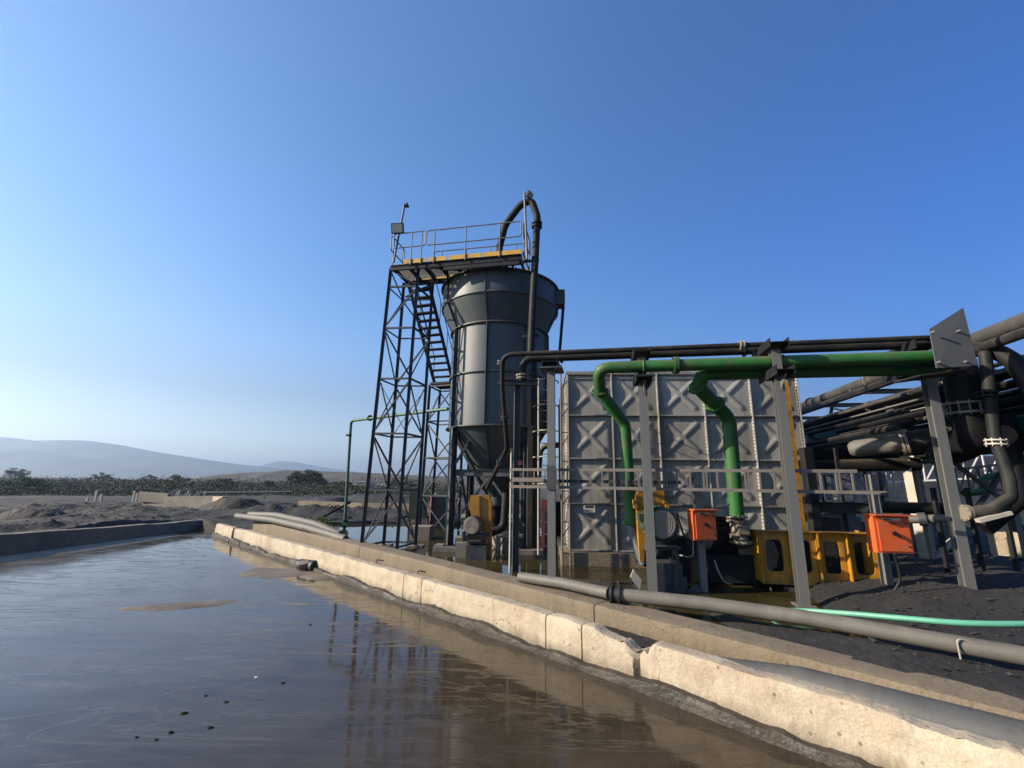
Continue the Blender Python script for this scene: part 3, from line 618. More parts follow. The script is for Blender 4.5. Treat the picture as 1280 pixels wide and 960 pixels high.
# ------------------------------------------------------------------ the silo
SC = V(-.47, 15.35, 0); SR = 1.66
silo = thing('silo', SC, 'tall dark grey steel silo with flared top and conical hopper', 'silo')
ZR = [3.74, 5.46, 7.1, 7.98, 8.75]
mb = MB(); mb.lathe(SC, [(SR, ZR[0]), (SR, ZR[1]), (SR, ZR[2])], 64); shell = mb.build('shell', M['silo'], silo, ang=30)
mb = MB(); mb.lathe(SC, [(SR, ZR[2]), (2.07, ZR[3]), (2.07, ZR[4]), (2.0, ZR[4]), (2.0, ZR[3])], 64); mb.build('flared_top', M['silo'], silo, ang=11)
mb = MB(); mb.lathe(SC, [(SR, ZR[0]), (.28, 1.55), (.28, 1.3)], 64); cone = mb.build('hopper_cone', M['silo'], silo, ang=30)
for z, r, w in ((ZR[0], SR, .11), (ZR[1], SR, .07), (ZR[2], SR, .09), (ZR[4], 2.07, .08), (ZR[3], 2.07, .03)):
    mb = MB(); mb.lathe(SC, [(r - .01, z - .02), (r + w, z - .02), (r + w, z + .02), (r - .01, z + .02)], 64); mb.build('ring', M['steel'], silo, ang=30)
for kq in range(8):
    a = rad(-102 + kq * 45); ux = V(math.cos(a), math.sin(a), 0); tx = V(-ux.y, ux.x, 0)
    mb = MB(); mb.bar(SC + ux * (SR + .055) + V(0, 0, ZR[0] + .02), SC + ux * (SR + .055) + V(0, 0, ZR[2] - .02), .02, .13, up=ux)
    mb.bar(SC + ux * (SR + .03) + V(0, 0, ZR[2] + .02), SC + ux * 2.09 + V(0, 0, ZR[3]), .02, .06, up=ux)
    mb.bar(SC + ux * 2.09 + V(0, 0, ZR[3]), SC + ux * 2.09 + V(0, 0, ZR[4] - .02), .02, .06, up=ux)
    mb.bar(SC + ux * (SR + .02) + V(0, 0, ZR[0] - .02), SC + ux * .32 + V(0, 0, 1.57), .02, .06, up=ux); mb.build('rib', M['steel'], silo)
la0 = math.atan2(-1.0, -1.38); legs = []
for kq in range(4):
    a = la0 + kq * math.pi / 2; p = SC + V(math.cos(a), math.sin(a), 0) * 1.7; legs.append(p)
    mb = MB(); mb.ibeam(p + V(0, 0, .12), p + V(0, 0, ZR[0] - .02), .2, .2, .016, up=V(math.cos(a), math.sin(a), 0)); lg = mb.build('leg', M['steel'], silo)
    mb = MB(); mb.box(p + V(0, 0, .14), (.34, .34, .025)); mb.build('base_plate', M['steel'], lg)
    mb = MB(); mb.box(p + V(0, 0, -.12), (.85, .85, .5)); one('footing_block', mb, M['conc_d'], ['concrete footing in the water under the left front silo leg', 'concrete footing in the water under the right front silo leg', 'concrete footing under the right rear silo leg', 'concrete footing under the left rear silo leg'][kq], 'footing')
for kq in range(4):
    a, b = legs[kq], legs[(kq + 1) % 4]; e = (b - a).normalized() * .12
    mb = MB(); mb.ibeam(a + e + V(0, 0, 2.3), b - e + V(0, 0, 2.3), .12, .2); mb.build('tie_beam', M['steel'], silo)
    mid = (a + b) / 2
    for s_ in (a, b):
        mb = MB(); e2 = (mid - s_).normalized() * .1; mb.bar(s_ + e2 + V(0, 0, .75), mid + V(0, 0, 2.18), .07); mb.build('brace', M['steel'], silo)
    mb = MB(); mb.bar(a + e + V(0, 0, 2.6), a + (b - a) * .3 + V(0, 0, 3.65), .07); mb.build('brace', M['steel'], silo)
mb = MB(); mb.lathe(SC, [(.3, 1.3), (.42, 1.3), (.42, 1.26), (.3, 1.26), (.25, 1.0), (.25, .5)], 24); mb.build('outlet', M['steel_black'], silo)
# small box on the right rim
mb = MB(); q0 = SC + V(2.02, -.35, ZR[4] - .3); mb.box(q0 + V(.1, 0, 0), (.34, .5, .55)); mb.build('overflow_box', M['steel'], silo)
mb = MB(); mb.bar(q0 + V(.24, 0, -.25), q0 + V(.1, 0, -1.9), .1, .06); mb.build('overflow_chute', M['steel_black'], silo)

# ------------------------------------------------------------------ stair tower, platform, stair
TT = 9.02
LB = [(-4.38, 13.97), (-3.30, 13.87), (-2.98, 14.95), (-4.0, 15.0)]; LT = [(-4.15, 13.95), (-3.2, 13.85), (-2.9, 14.95), (-3.95, 15.0)]
tower = thing('stair_tower', (-3.65, 14.45, 0), 'slender dark lattice tower left of the silo carrying the walkway end', 'tower')
def lp(i, z): t = z / TT; return V(LB[i][0] + (LT[i][0] - LB[i][0]) * t, LB[i][1] + (LT[i][1] - LB[i][1]) * t, z)
for i in range(4):
    mb = MB(); mb.angle(lp(i, -.15), lp(i, TT), .088, .012, up=V(1, 0, 0)); mb.build('leg', M['steel'], tower)
lev = [.12, 1.75, 3.45, 5.2, 6.9, 8.35]
for k, z in enumerate(lev):
    for i in range(4):
        j = (i + 1) % 4; mb = MB(); e = (lp(j, z) - lp(i, z)).normalized() * .05
        mb.angle(lp(i, z) + e, lp(j, z) - e, .055); mb.build('horizontal_bar', M['steel'], tower)
tops = lev[1:] + [TT]
for k in range(len(lev)):
    for i in range(4):
        j = (i + 1) % 4; a, b = (i, j) if (k + i) % 2 == 0 else (j, i)
        mb = MB(); p, q = lp(a, lev[k] + .05), lp(b, tops[k] - .05); e = (q - p).normalized() * .09
        mb.angle(p + e, q - e, .05); mb.build('diagonal_brace', M['steel'], tower)
        if k in (2,):
            p, q = lp(b, lev[k] + .05), lp(a, tops[k] - .05); e = (q - p).normalized() * .09; nn = V(-(q - p).y, (q - p).x, 0).normalized() * .04
            mb = MB(); mb.bar(p + e + nn, q - e + nn, .045, .012); mb.build('diagonal_brace', M['steel'], tower)
mb = MB(); mb.box(V(-4.0, 14.35, -.1), (1.7, 1.9, .3)); 
mb = MB()
for i in range(4): 
    mb = MB(); mb.box(lp(i, 0) + V(0, 0, -.12), (.5, .5, .34)); one('footing_block', mb, M['conc_d'], ['concrete footing under the near left leg of the stair tower', 'concrete footing under the near right leg of the stair tower', 'concrete footing under the far right leg of the stair tower', 'concrete footing under the far left leg of the stair tower'][i], 'footing')

PA, PB = V(-4.12, 13.72, 9.05), V(.25, 12.82, 9.05); pd = (PB - PA).normalized(); pn = V(-pd.y, pd.x, 0); PW = 1.25; PL = (PB - PA).length
plat = thing('walkway_platform', PA, 'high walkway with yellow toe boards and handrails above the silo', 'platform')
def pp_(u, v, z=0.0): return PA + pd * u + pn * v + V(0, 0, z)
mb = MB()      # grating: bearing bars and cross rods
for k in range(19): mb.bar(pp_(.04, .04 + k * (PW - .08) / 18, -.02), pp_(PL - .04, .04 + k * (PW - .08) / 33, -.02), .006, .035)
for k in range(46): mb.bar(pp_(.05 + k * (PL - .1) / 45, .04, -.012), pp_(.05 + k * (PL - .1) / 45, PW - .04, -.012), .008, .008)
mb.build('grating', M['steel'], plat)
for v in (.03, PW - .03):
    mb = MB(); mb.ibeam(pp_(0, v, -.13), pp_(PL, v, -.13), .07, .18); mb.build('side_beam', M['steel_black'], plat)
for k in range(9):
    mb = MB(); mb.bar(pp_(.1 + k * (PL - .2) / 8, .07, -.1), pp_(.1 + k * (PL - .2) / 8, PW - .07, -.1), .06, .12); mb.build('cross_beam', M['steel_black'], plat)
mb = MB(); mb.bar(pp_(1.9, .0, -.32), pp_(PL - .1, .0, -.32), .06, .12); mb.build('lower_beam', M['steel_black'], plat)
for u in (2.0, 2.7, 3.4, 4.2):
    mb = MB(); mb.bar(pp_(u, .05, -.25), pp_(u - .35, PW * .9, -.38), .06, .08); mb.build('support_bar', M['steel_black'], plat)
for (u0, u1) in ((.5, 1.28), (1.36, 1.98), (2.06, 3.15), (3.2, PL - .02)):
    mb = MB(); mb.bar(pp_(u0, -.03, .04), pp_(u1, -.03, .04), .015, .15, up=V(0, 0, 1)); mb.build('toe_board', M['toe'], plat)
mb = MB(); mb.bar(pp_(.2, PW + .03, .04), pp_(PL, PW + .03, .04), .015, .13); mb.build('toe_board', M['toe'], plat)
mb = MB(); mb.bar(pp_(PL + .02, 0, .04), pp_(PL + .02, PW, .04), .015, .13); mb.build('toe_board', M['toe'], plat)
def handrail(pts_fn, u0, u1, posts):
    mb = MB(); loop = [pts_fn(u0, .55), pts_fn(u0, 1.08), pts_fn(u1, 1.08), pts_fn(u1, .55), pts_fn(u0, .55)]
    m = pts_fn((u0 + u1) / 2, .55); L_ = fillet([m] + loop[1 - 1:][:1] + loop[1:4] + [m], .1, 5); mb.tube(L_, .02, 8); hr = mb.build('handrail', M['rail'], plat)
    for u in posts:
        mb = MB(); mb.tube([pts_fn(u, -.1), pts_fn(u, 1.08)], .02, 8); mb.build('rail_post', M['rail'], hr)
front = lambda u, z: pp_(u, -.05, z)
handrail(front, .1, 1.22, [.75, 1.1]); handrail(front, 1.26, PL - .02, [1.55, 2.62, 3.75])
back = lambda u, z: pp_(u, PW + .05, z)
handrail(back, 1.0, PL - .1, [1.3, 2.2, 3.1, 4.0])
handrail(lambda u, z: pp_(-.02, u, z), .0, PW * .8, [.2, .9]); handrail(lambda u, z: pp_(PL + .05, u, z), .0, PW, [.15, 1.1])

stair = thing('steel_stair', (-2.8, 17.5, 5.85), 'dark steel stair descending behind the tower to a landing', 'stair')
s0 = V(-3.42, 15.1, 8.95); s1 = V(-2.72, 17.35, 5.88); sx = V(.95, -.3, 0).normalized() * .4
for s_ in (-1, 1):
    mb = MB(); mb.bar(s0 + sx * s_, s1 + sx * s_, .04, .2, up=V(0, 0, 1)); mb.build('stringer', M['steel_black'], stair)
for k in range(13):
    c = s0.lerp(s1, (k + .6) / 13.4); mb = MB(); a = math.atan2(sx.y, sx.x); mb.box(c, (.76, .24, .035), Matrix.Rotation(a, 3, 'Z')); mb.build('tread', M['steel_black'], stair)
for s_ in (-1, 1):
    mb = MB(); mb.tube([s0 + sx * s_ * 1.05 + V(0, 0, .95), s1 + sx * s_ * 1.05 + V(0, 0, .95)], .018, 8)
    for t_ in (.1, .4, .7, .97): b_ = s0.lerp(s1, t_) + sx * s_ * 1.05; mb.tube([b_, b_ + V(0, 0, .95)], .016, 6)
    mb.build('stair_rail', M['steel'], stair)
LD = [(-3.25, 17.35), (-2.2, 17.0), (-1.95, 18.0), (-3.0, 18.35)]
mb = MB(); mb.prism([V(x, y, 5.78) for x, y in LD], V(0, 0, .08)); mb.build('landing', M['steel_black'], stair)
lowt = thing('landing_tower', (-2.6, 17.7, 0), 'thin lattice tower under the stair landing beside the silo', 'tower')
l2 = lambda i, z: V(LD[i][0] + (-.1 if i in (0, 3) else -.02) * (1 - z / 5.8), LD[i][1], z)
for i in range(4):
    mb = MB(); mb.angle(l2(i, -.1), l2(i, 5.77), .09, .011, up=V(1, 0, 0)); mb.build('leg', M['steel'], lowt)
lv2 = [.15, 1.5, 2.9, 4.3, 5.7]
for k in range(4):
    for i in range(4):
        j = (i + 1) % 4; mb = MB(); mb.bar(l2(i, lv2[k + 1]), l2(j, lv2[k + 1]), .06, .05); mb.build('horizontal_bar', M['steel'], lowt)
        a, b = (i, j) if (k + i) % 2 else (j, i); mb = MB(); mb.bar(l2(a, lv2[k]), l2(b, lv2[k + 1] - .06), .05, .04); mb.build('diagonal_brace', M['steel'], lowt)

def lamp_mast(p0, p1, lp_, aim, label, sz, mcol):
    t = thing('lamp_mast', p0, label, 'lamp mast')
    mb = MB(); mb.tube([p0, p1], .035, 10); mb.build('mast', mcol, t)
    z = Vector(aim).normalized(); m, _, _, _ = MB().frame(lp_, lp_ + z)
    mb = MB(); mb.box(lp_, (sz[0], sz[1], .07), m); fl = mb.build('floodlight', M['steel_black'], t)
    mb = MB(); mb.box(lp_ + z * .037, (sz[0] * .86, sz[1] * .84, .01), m); mb.build('lamp_glass', M['glass'], fl)
    mb = MB(); near = min((p0.lerp(p1, k / 20) for k in range(21)), key=lambda q: (q - lp_).length); mb.bar(near, lp_ - z * .04, .03, .03); mb.build('mounting_arm', M['steel'], t)
    return t
m0, m1 = at(492, 328, 13.7), at(506, 255, 13.7)
lm = lamp_mast(m0, m1, at(497, 285.5, 13.55), (-.1, -1, -.35), 'galvanised mast with square floodlight at the left end of the walkway', (.42, .34), M['rail'])
mb = MB(); q = at(508, 257.5, 13.7); mb.box(q, (.16, .12, .05)); mb.box(q + V(.02, 0, .06), (.05, .05, .12)); mb.build('photocell', M['steel_black'], lm)
m0, m1 = at(659, 324, 12.75), at(655.5, 241, 12.75)
lamp_mast(m0, m1, at(662, 244, 12.7), (.75, -.5, -.4), 'galvanised mast with small tilted floodlight at the right end of the walkway', (.26, .2), M['rail'])

# gooseneck feed pipe
gY = 13.0
gp = [V(.55, gY, 5.7), V(.60, gY, 7.2), V(.74, gY, 10.45), V(.55, gY, 11.05), V(.2, gY + .1, 10.95), V(-.3, gY + .35, 10.35), V(-.48, gY + .45, 9.6), V(-.48, gY + .45, 8.9)]
t = thing('gooseneck_pipe', gp[0], 'black gooseneck pipe rising past the silo and curving over the walkway', 'pipe')
mb = MB(); mb.tube(fillet(gp, [9, .5, .3, .6, .6, .5], 8), .115, 20); mb.build('pipe_body', M['hdpe_m'], t)
for z in (10.2, 10.08): 
    k = (z - 7.2) / (10.45 - 7.2); mb = MB(); mb.tube([V(.6 + .14 * k, gY, z - .03), V(.6 + .14 * k, gY, z + .03)], .17, 20); mb.build('flange', M['steel_black'], t)
for z in (8.9, 6.4):
    mb = MB(); mb.bar(V(.3, gY + .1, z), V(.8, gY - .02, z), .05, .08); mb.build('pipe_bracket', M['steel_black'], t)

# ------------------------------------------------------------------ front pipe rack: columns and brackets
CP = [at(689.5, 600, 9.75), at(812, 660, 9.1), gz(1005, 757, 0), gz(1211, 739, .28)]
CT = [4.52, 4.62, 4.62, 4.2]; CB = [-.3, -.3, -.02, .2]
CL = ['straight grey steel column left of the tank, standing in water', 'grey steel column before the tank beside the yellow guard', 'grey steel column in front of the yellow screen box', 'thick grey column in black mud under the grey corner plate']
ry = math.atan2(CP[3].y - CP[0].y, CP[3].x - CP[0].x); rdir = V(math.cos(ry), math.sin(ry), 0); rnrm = V(-rdir.y, rdir.x, 0)
def bracket(p, l0, l1, w, h, parent, m=None, t=.012):
    mb = MB(); a, b = p - rnrm * l0, p + rnrm * l1
    mb.ibeam(a, b, h, w, t, up=rdir); o = mb.build('bracket', m or M['steel_black'], parent); return o
for i in range(4):
    p = V(CP[i].x, CP[i].y, 0); c = thing('support_column', V(p.x, p.y, CB[i]), CL[i], 'column', 'columns of the front pipe rack')
    mb = MB(); mb.ibeam(p + V(0, 0, CB[i]), p + V(0, 0, CT[i]), .165, .165, .013, up=rnrm); mb.build('post', M['grey'], c)
    if i != 1 and i != 2: pass
    if i in (1, 2):
        bracket(p + V(0, 0, 4.13) - rnrm * .22, .22, .75, .32, .17, c)
        mb = MB(); a = p - rnrm * .3 + V(0, 0, 4.0); mb.prism([p - rnrm * .1 + V(0, 0, 4.04), p - rnrm * .42 + V(0, 0, 4.04), p - rnrm * .1 + V(0, 0, 3.8)], rdir * .012); mb.build('gusset', M['grey'], c)
        bracket(p + V(0, 0, 4.7), .3, .75, .34, .16, c)
    if i == 0:
        bracket(p + V(0, 0, 4.62), .3, .75, .34, .18, c)
        mb = MB(); mb.box(p + V(.02, 0, 4.49), (.5, .6, .03), Matrix.Rotation(ry, 3, 'Z')); mb.build('cap_plate', M['steel'], c)
    if i == 3:
        bracket(p + V(-.12, 0, 4.28), .3, .9, .34, .17, c); bracket(p + V(-.1, 0, 4.72), .25, .8, .34, .17, c)
    if i == 2:
        mb = MB(); mb.box(p + V(0, 0, .01), (.3, .3, .025), Matrix.Rotation(ry, 3, 'Z')); mb.build('base_plate', M['grey'], c)
    if i == 0:
        mb = MB(); mb.box(p - rnrm * .1 + V(0, 0, 2.13), (.18, .02, .5), Matrix.Rotation(ry, 3, 'Z')); mb.build('splice_plate', M['steel'], c)
# corner plate on column four
q = [at(1162, 411, 7.55), at(1204, 384.5, 7.5), at(1222.5, 457, 7.45), at(1171, 460, 7.5)]
mb = MB(); mb.prism(q, V(.01, .03, 0)); cpl = mb.build('corner_plate', M['plate_grey'], None); tag(cpl, 'large slanted grey steel plate with four bolts on the pipe rack corner', 'plate')
for (x, y) in [(1165.5, 415.5), (1197.5, 414), (1173, 453), (1205.5, 452.5)]:
    k = at(x, y, 7.47); mb = MB(); mb.tube([k + V(0, -.06, 0), k + V(0, .02, 0)], .022, 8); mb.build('bolt', M['rail'], cpl)
mb = MB(); a = at(1150, 468, 7.7); b = at(1222, 459, 7.47); mb.prism([a, b, b + V(0, .5, 0), a + V(0, .7, 0)], V(0, 0, -.03)); one('shelf_plate', mb, M['steel_black'], 'dark shelf plate under the slanted corner plate', 'plate')

# black pipe pair along the rack top
Zb = 4.86
def rackpt(x, off, z):          # point on the rack line at image column x
    d = ray(x, 440); o = CP[0] + rnrm * off; n = rnrm; t = (V(o.x, o.y, 0) - V(0, 0, 0)).dot(n) / V(d.x, d.y, 0).dot(n); return V(d.x * t, d.y * t, z)
pa = rackpt(640, -.12, Zb); pb = rackpt(1175, -.12, Zb)
mb = MB()
d0 = V(pa.x + .02, pa.y, Zb)
t = thing('rack_pipe', pb, 'thin black pipe along the rack top, nearer one, bending down by the silo', 'pipe')
low = [at(628, 486, 10.25), at(634, 560, 10.9), at(609, 610, 12.6)]
pl = rackpt(628, -.12, Zb)
mb.tube(fillet([pb, pl, low[0], low[1], low[2]], [.28, .3, .15], 8), .055, 14); mb.build('pipe_body', M['hdpe_m'], t)
for pnt, dr in ((at(626.5, 452, 10.2), V(0, .05, -1)), (low[0].lerp(low[1], .45), low[1] - low[0]), (low[1].lerp(low[2], .3), low[2] - low[1]), (rackpt(926, -.12, Zb), rdir)):
    mb = MB(); mb.flange(pnt, dr, .1, .025, 6, .01); mb.flange(pnt + Vector(dr).normalized() * .06, dr, .1, .025, 6, .01); mb.build('flange', M['conduit'] if dr is rdir else M['steel'], t)
t = thing('rack_pipe', rackpt(1175, .2, Zb - .04), 'thicker black pipe along the rack top, farther one, ending in an elbow left', 'pipe')
mb = MB(); e1 = rackpt(654, .15, Zb - .04); mb.tube(fillet([rackpt(1175, .2, Zb - .04), e1, V(e1.x - .02, e1.y, 4.3)], .3, 9), .085, 16); mb.build('pipe_body', M['hdpe_m'], t)
mb = MB(); mb.flange(V(e1.x - .02, e1.y, 4.42), (0, 0, 1), .15, .03); mb.flange(V(e1.x - .02, e1.y, 4.36), (0, 0, 1), .13, .03); mb.build('flange', M['dusty'], t)
for x in (702, 930):
    k = rackpt(x, .2, Zb - .04); mb = MB(); mb.flange(k, rdir, .12, .03, 8, .01); mb.build('flange', M['steel_black'], t)
# continuation of the pair beyond the corner plate
# middle support with a wide beam
c0p = gz(644, 713.5, 0); t = thing('support_column', c0p + V(0, 0, -.3), 'dark column with wide top beam in front of the silo', 'column')
zt = zat(c0p, 645, 482)
mb = MB(); mb.ibeam(c0p + V(0, 0, -.3), c0p + V(0, 0, zt), .15, .15, .012, up=V(1, 0.1, 0)); mb.build('post', M['steel'], t)
mb = MB(); mb.ibeam(c0p + V(-.5, -.05, zt + .07), c0p + V(.52, -.1, zt + .07), .16, .14, .012); mb.build('top_beam', M['steel'], t)
mb = MB(); p_ = gz(637, 716, 0); mb.tube([p_ + V(0, 0, -.3), V(p_.x, p_.y, zat(p_, 637, 560))], .025, 8); one('conduit_pole', mb, M['pale'], 'thin pale upright conduit beside the dark column before the silo', 'conduit')
# second dark column pair behind
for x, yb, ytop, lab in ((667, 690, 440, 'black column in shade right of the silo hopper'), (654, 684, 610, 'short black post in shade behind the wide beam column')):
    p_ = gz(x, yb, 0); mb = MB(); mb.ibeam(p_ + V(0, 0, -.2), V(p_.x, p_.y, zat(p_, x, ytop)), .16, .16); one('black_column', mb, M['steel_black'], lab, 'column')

# ------------------------------------------------------------------ green pipes
def gpipe(name, pts, r, fr, label, fl, m='green', base=None):
    t = thing(name, pts[0], label, 'pipe'); mb = MB(); mb.tube(fillet(pts, fr, 9), r, 22); mb.build('pipe_body', M[m], t)
    for p, d, mm in fl:
        mb = MB(); mb.flange(p, d, r * 1.42, .035, 12, .014); mb.build('flange', M[mm], t)
    return t
gz1 = 4.40
ga = rackpt(1190, -.42, gz1); gb = rackpt(842, -.42, gz1); gc = rackpt(747, -.42, gz1)
gd = at(750, 489, 9.5); ge = at(781, 530, 9.9); gf = at(789.5, 656, 10.1)
t = gpipe('green_pipe', [ga, gc, gd, ge, V(gf.x, gf.y, gf.z)], .125, [.24, .16, .3], 'long bright green pipe on the rack, dropping at its left end', [(gb, rdir, 'green'), (gb + rdir * .05, rdir, 'green'), (gd, gd - gc, 'green'), (V(gf.x, gf.y, gf.z + .05), (0, 0, 1), 'green')])
for p in (rackpt(803, -.42, gz1), rackpt(977, -.42, gz1)):
    m, _, _, _ = MB().frame(p, p + rdir); mb = MB(); pts = [p + m @ V(.135 * math.cos(a), .135 * math.sin(a), 0) for a in np.linspace(0, 2 * math.pi, 25)]; mb.tube(pts, .011, 8, False); mb.build('pipe_clamp', M['rail'], t)
ha = rackpt(1172, -.08, gz1 - .12); hb = rackpt(876, -.08, gz1 - .1); hc = at(873, 484, 9.25); hd = at(911, 523, 9.75); he = at(921, 646, 9.85)
t = gpipe('green_pipe', [ha, hb, hc, hd, he], .15, [.2, .15, .35], 'second green pipe bending down in front of the middle of the tank', [(hc + V(-.02, .0, .03), hd - hc, 'green'), (hc.lerp(hd, .55), hd - hc, 'green'), (V(he.x, he.y, he.z), (0, 0, 1), 'dusty')])

# cable ladder
t = thing('cable_ladder', at(637, 612, 10.3), 'long horizontal galvanised cable ladder in front of the tank', 'cable ladder')
ca, cb = at(637, 588.5, 10.25), at(1071, 587.5, 8.15); hgt_ = .37
lad = lambda k, z: V(ca.x + (cb.x - ca.x) * k, ca.y + (cb.y - ca.y) * k, 2.30 + z)
for z, k1 in ((0, 1), (-hgt_, 1.06)):
    mb = MB(); mb.bar(lad(0, z), lad(k1, z), .025, .06); mb.build('side_rail', M['rail'], t)
for k in range(27):
    kk = .012 + k * .0375
    mb = MB(); mb.bar(lad(kk, 0), lad(kk, -hgt_), .025, .03, up=rdir); mb.build('rung', M['rail'], t)
    if k % 3 == 1 and k > 12: mb = MB(); mb.bar(lad(kk + .008, 0), lad(kk + .008, -hgt_), .025, .03, up=rdir); mb.build('rung', M['rail'], t)
mb = MB(); a = lad(.03, -.2); mb.bar(lad(.0, -.24) + rnrm * .06, lad(.55, -.24) + rnrm * .06, .03, .07); mb.build('cable_bundle', M['black'], t)
mb = MB(); mb.bar(lad(.01, -.22) - rnrm * .03, lad(.12, -.22) - rnrm * .03, .01, .09); mb.build('cover_strip', M['rail'], t)

# caged ladder and lattice riser between silo and tank
t = thing('cat_ladder', at(673, 690, 11.6), 'pale caged access ladder behind the first column', 'ladder')
k0, k1 = at(673, 600, 11.6), at(673, 473, 11.6)
for dx in (0, .38):
    mb = MB(); mb.tube([V(k0.x + dx, 11.6, .3), V(k0.x + dx, 11.6, k1.z)], .024, 8); mb.build('stile', M['pale'], t)
for k in range(15): mb = MB(); z = .5 + k * .28; mb.tube([V(k0.x, 11.6, z), V(k0.x + .38, 11.6, z)], .012, 6); mb.build('rung', M['rail'], t)
for k in range(5):
    z = 2.0 + k * .65; mb = MB(); mb.tube([V(k0.x + .19 + .33 * math.cos(a), 11.6 - .02 - .5 * math.sin(a), z) for a in np.linspace(0, math.pi, 13)], .015, 6); mb.build('cage_hoop', M['pale'] if k < 3 else M['steel'], t)
t = thing('lattice_riser', at(706, 690, 11.9), 'thin lattice riser mast close to the left edge of the tank', 'mast')
r0 = at(702, 600, 11.9)
for dx in (0, .2):
    mb = MB(); mb.tube([V(r0.x + dx, 11.9, -.1), V(r0.x + dx, 11.9, 5.2 if dx == 0 else 4.9)], .025, 8); mb.build('stile', M['rail'], t)
for k in range(12):
    z = .3 + k * .38; mb = MB(); mb.bar(V(r0.x, 11.9, z), V(r0.x + .2, 11.9, z + (.3 if k % 2 else 0)), .025, .025); mb.build('rung', M['steel'], t)
mb = MB(); mb.box(at(650, 578.5, 10.6), (.1, .04, .11)); one('warning_box', mb, M['red'], 'small red box on the dark column above the cable ladder', 'box')
mb = MB(); q = at(680, 632, 11.0); mb.box(q + V(-.02, 0, -.42), (.07, .05, 1.1)); mb.box(q + V(.05, 0, .03), (.16, .06, .2)); one('red_stand', mb, M['red'], 'dark red stand behind the first rack column', 'stand')

# ------------------------------------------------------------------ isolator boxes
def isolator(post, zp0, zp1, bc, w, h, dp, label, plabel, yaw=0.0, tilt=0):
    mb = MB(); mb.ibeam(V(post.x, post.y, zp0), V(post.x, post.y, zp1), .13, .13, .01, up=V(math.sin(yaw), math.cos(yaw), 0)); one('isolator_post', mb, M['grey'], plabel, 'post')
    Rm = Matrix.Rotation(yaw, 3, 'Z'); t = thing('isolator_box', bc - V(0, 0, h / 2), label, 'switch box')
    mb = MB(); mb.box(bc, (w, dp, h), Rm); mb.box(bc + Rm @ V(0, -.05, 0) + V(0, 0, h / 2 + .012), (w + .06, dp + .16, .02), Rm); mb.build('enclosure', M['orange'], t)
    f = lambda x, z, y=0: bc + Rm @ V(x, -dp / 2 - y, z)
    mb = MB(); mb.box(f(.015, -.05 * h, .008), (w * .86, .016, h * .8), Rm); d = mb.build('door', M['orange'], t)
    mb = MB(); c = f(.0, .02, .02); mb.tube([c, c + Rm @ V(0, -.04, 0)], .035, 12); mb.bar(c + Rm @ V(-.02, -.05, .03), c + Rm @ V(.07, -.05, -.07), .022, .03); mb.build('handle', M['steel_black'], d)
    for z in (.3, -.32): mb = MB(); mb.box(f(w * .38, z * h, .02), (.03, .02, .03), Rm); mb.build('latch', M['black'], d)
    mb = MB(); mb.box(f(.0, h * .40, .004), (w * .5, .01, h * .055), Rm); mb.build('name_plate', M['plate'], t)
    mb = MB(); mb.box(f(-w * .1, h * .40, .011), (w * .22, .008, h * .03), Rm); mb.build('print', M['ink'], t)
    mb = MB(); mb.tube([f(.0, .1, .025) + Rm @ V(.07 * math.cos(a), 0, .05 + .05 * math.sin(a)) for a in np.linspace(.5, 2.4, 8)], .009, 6); mb.build('arrow_mark', M['red'], d)
    return t
i1 = gz(880, 739, 0); bq = at(877.5, 656, i1.y - .2)
isolator(V(i1.x, i1.y, 0), -.3, zat(i1, 866, 606), bq, .47, .56, .2, 'orange isolator box on a grey post before the galvanised tank', 'grey post standing in water under the orange isolator before the tank', .12)
i2 = gz(1120, 737, .2); i2 = V(i2.x, i2.y, 0); b2 = at(1110.5, 667, i2.y - .32)
isolator(i2 + V(-.1, .05, 0), .0, zat(i2, 1092, 593), b2, .6, .64, .24, 'orange isolator box in front of the right end of the yellow screen box', 'grey post behind the orange isolator at the screen box end', -.1)
for i, pts in enumerate([[lad(1.06, -hgt_), at(1098, 618, 8.0), at(1103, 645, 7.9)], [at(893, 700, 9.3), at(897, 712, 9.3), at(905, 728, 9.35), at(914, 730, 9.4)], [at(866, 675, 9.3), at(867, 693, 9.3), at(862, 697, 9.35), at(850, 694, 9.6)], [at(885, 640, 9.3), at(893, 634, 9.35), at(905, 634, 9.5), at(912, 630, 9.5)],
                         [at(845, 640, 9.5), at(855, 670, 9.5), at(868, 692, 9.45)], [at(1118, 692, 7.9), at(1122, 705, 8), at(1126, 725, 8.1), at(1118, 738, 8.2)]]):
    mb = MB(); mb.tube(fillet(pts, .3, 6), [.014, .014, .014, .018, .02, .02][i], 8)
    one('cable', mb, M['black'] if i in (0, 4, 5) else M['conduit'], ['black cable leaving the cable ladder end to the right isolator', 'pale cable curving from the post into the water', 'pale cable looping below the tank side isolator', 'pale cable from the isolator top to the hanging coil', 'black cable slanting from the yellow guard to the post', 'black cable hanging beneath the right orange isolator'][i], 'cable')
mb = MB()
for k in range(6): 
    c = at(903 + k * 1.7, 632, 9.5); mb.tube([c + V(.0, .02 * k, .02), c + V(0, .02 * k, -.2), c + V(.02, .02 * k, -.22), c + V(.03, .02 * k, -.02)], .012, 6)
one('cable_coil', mb, M['conduit'], 'bunched pale cable coil hanging beside the second green pipe', 'cable')

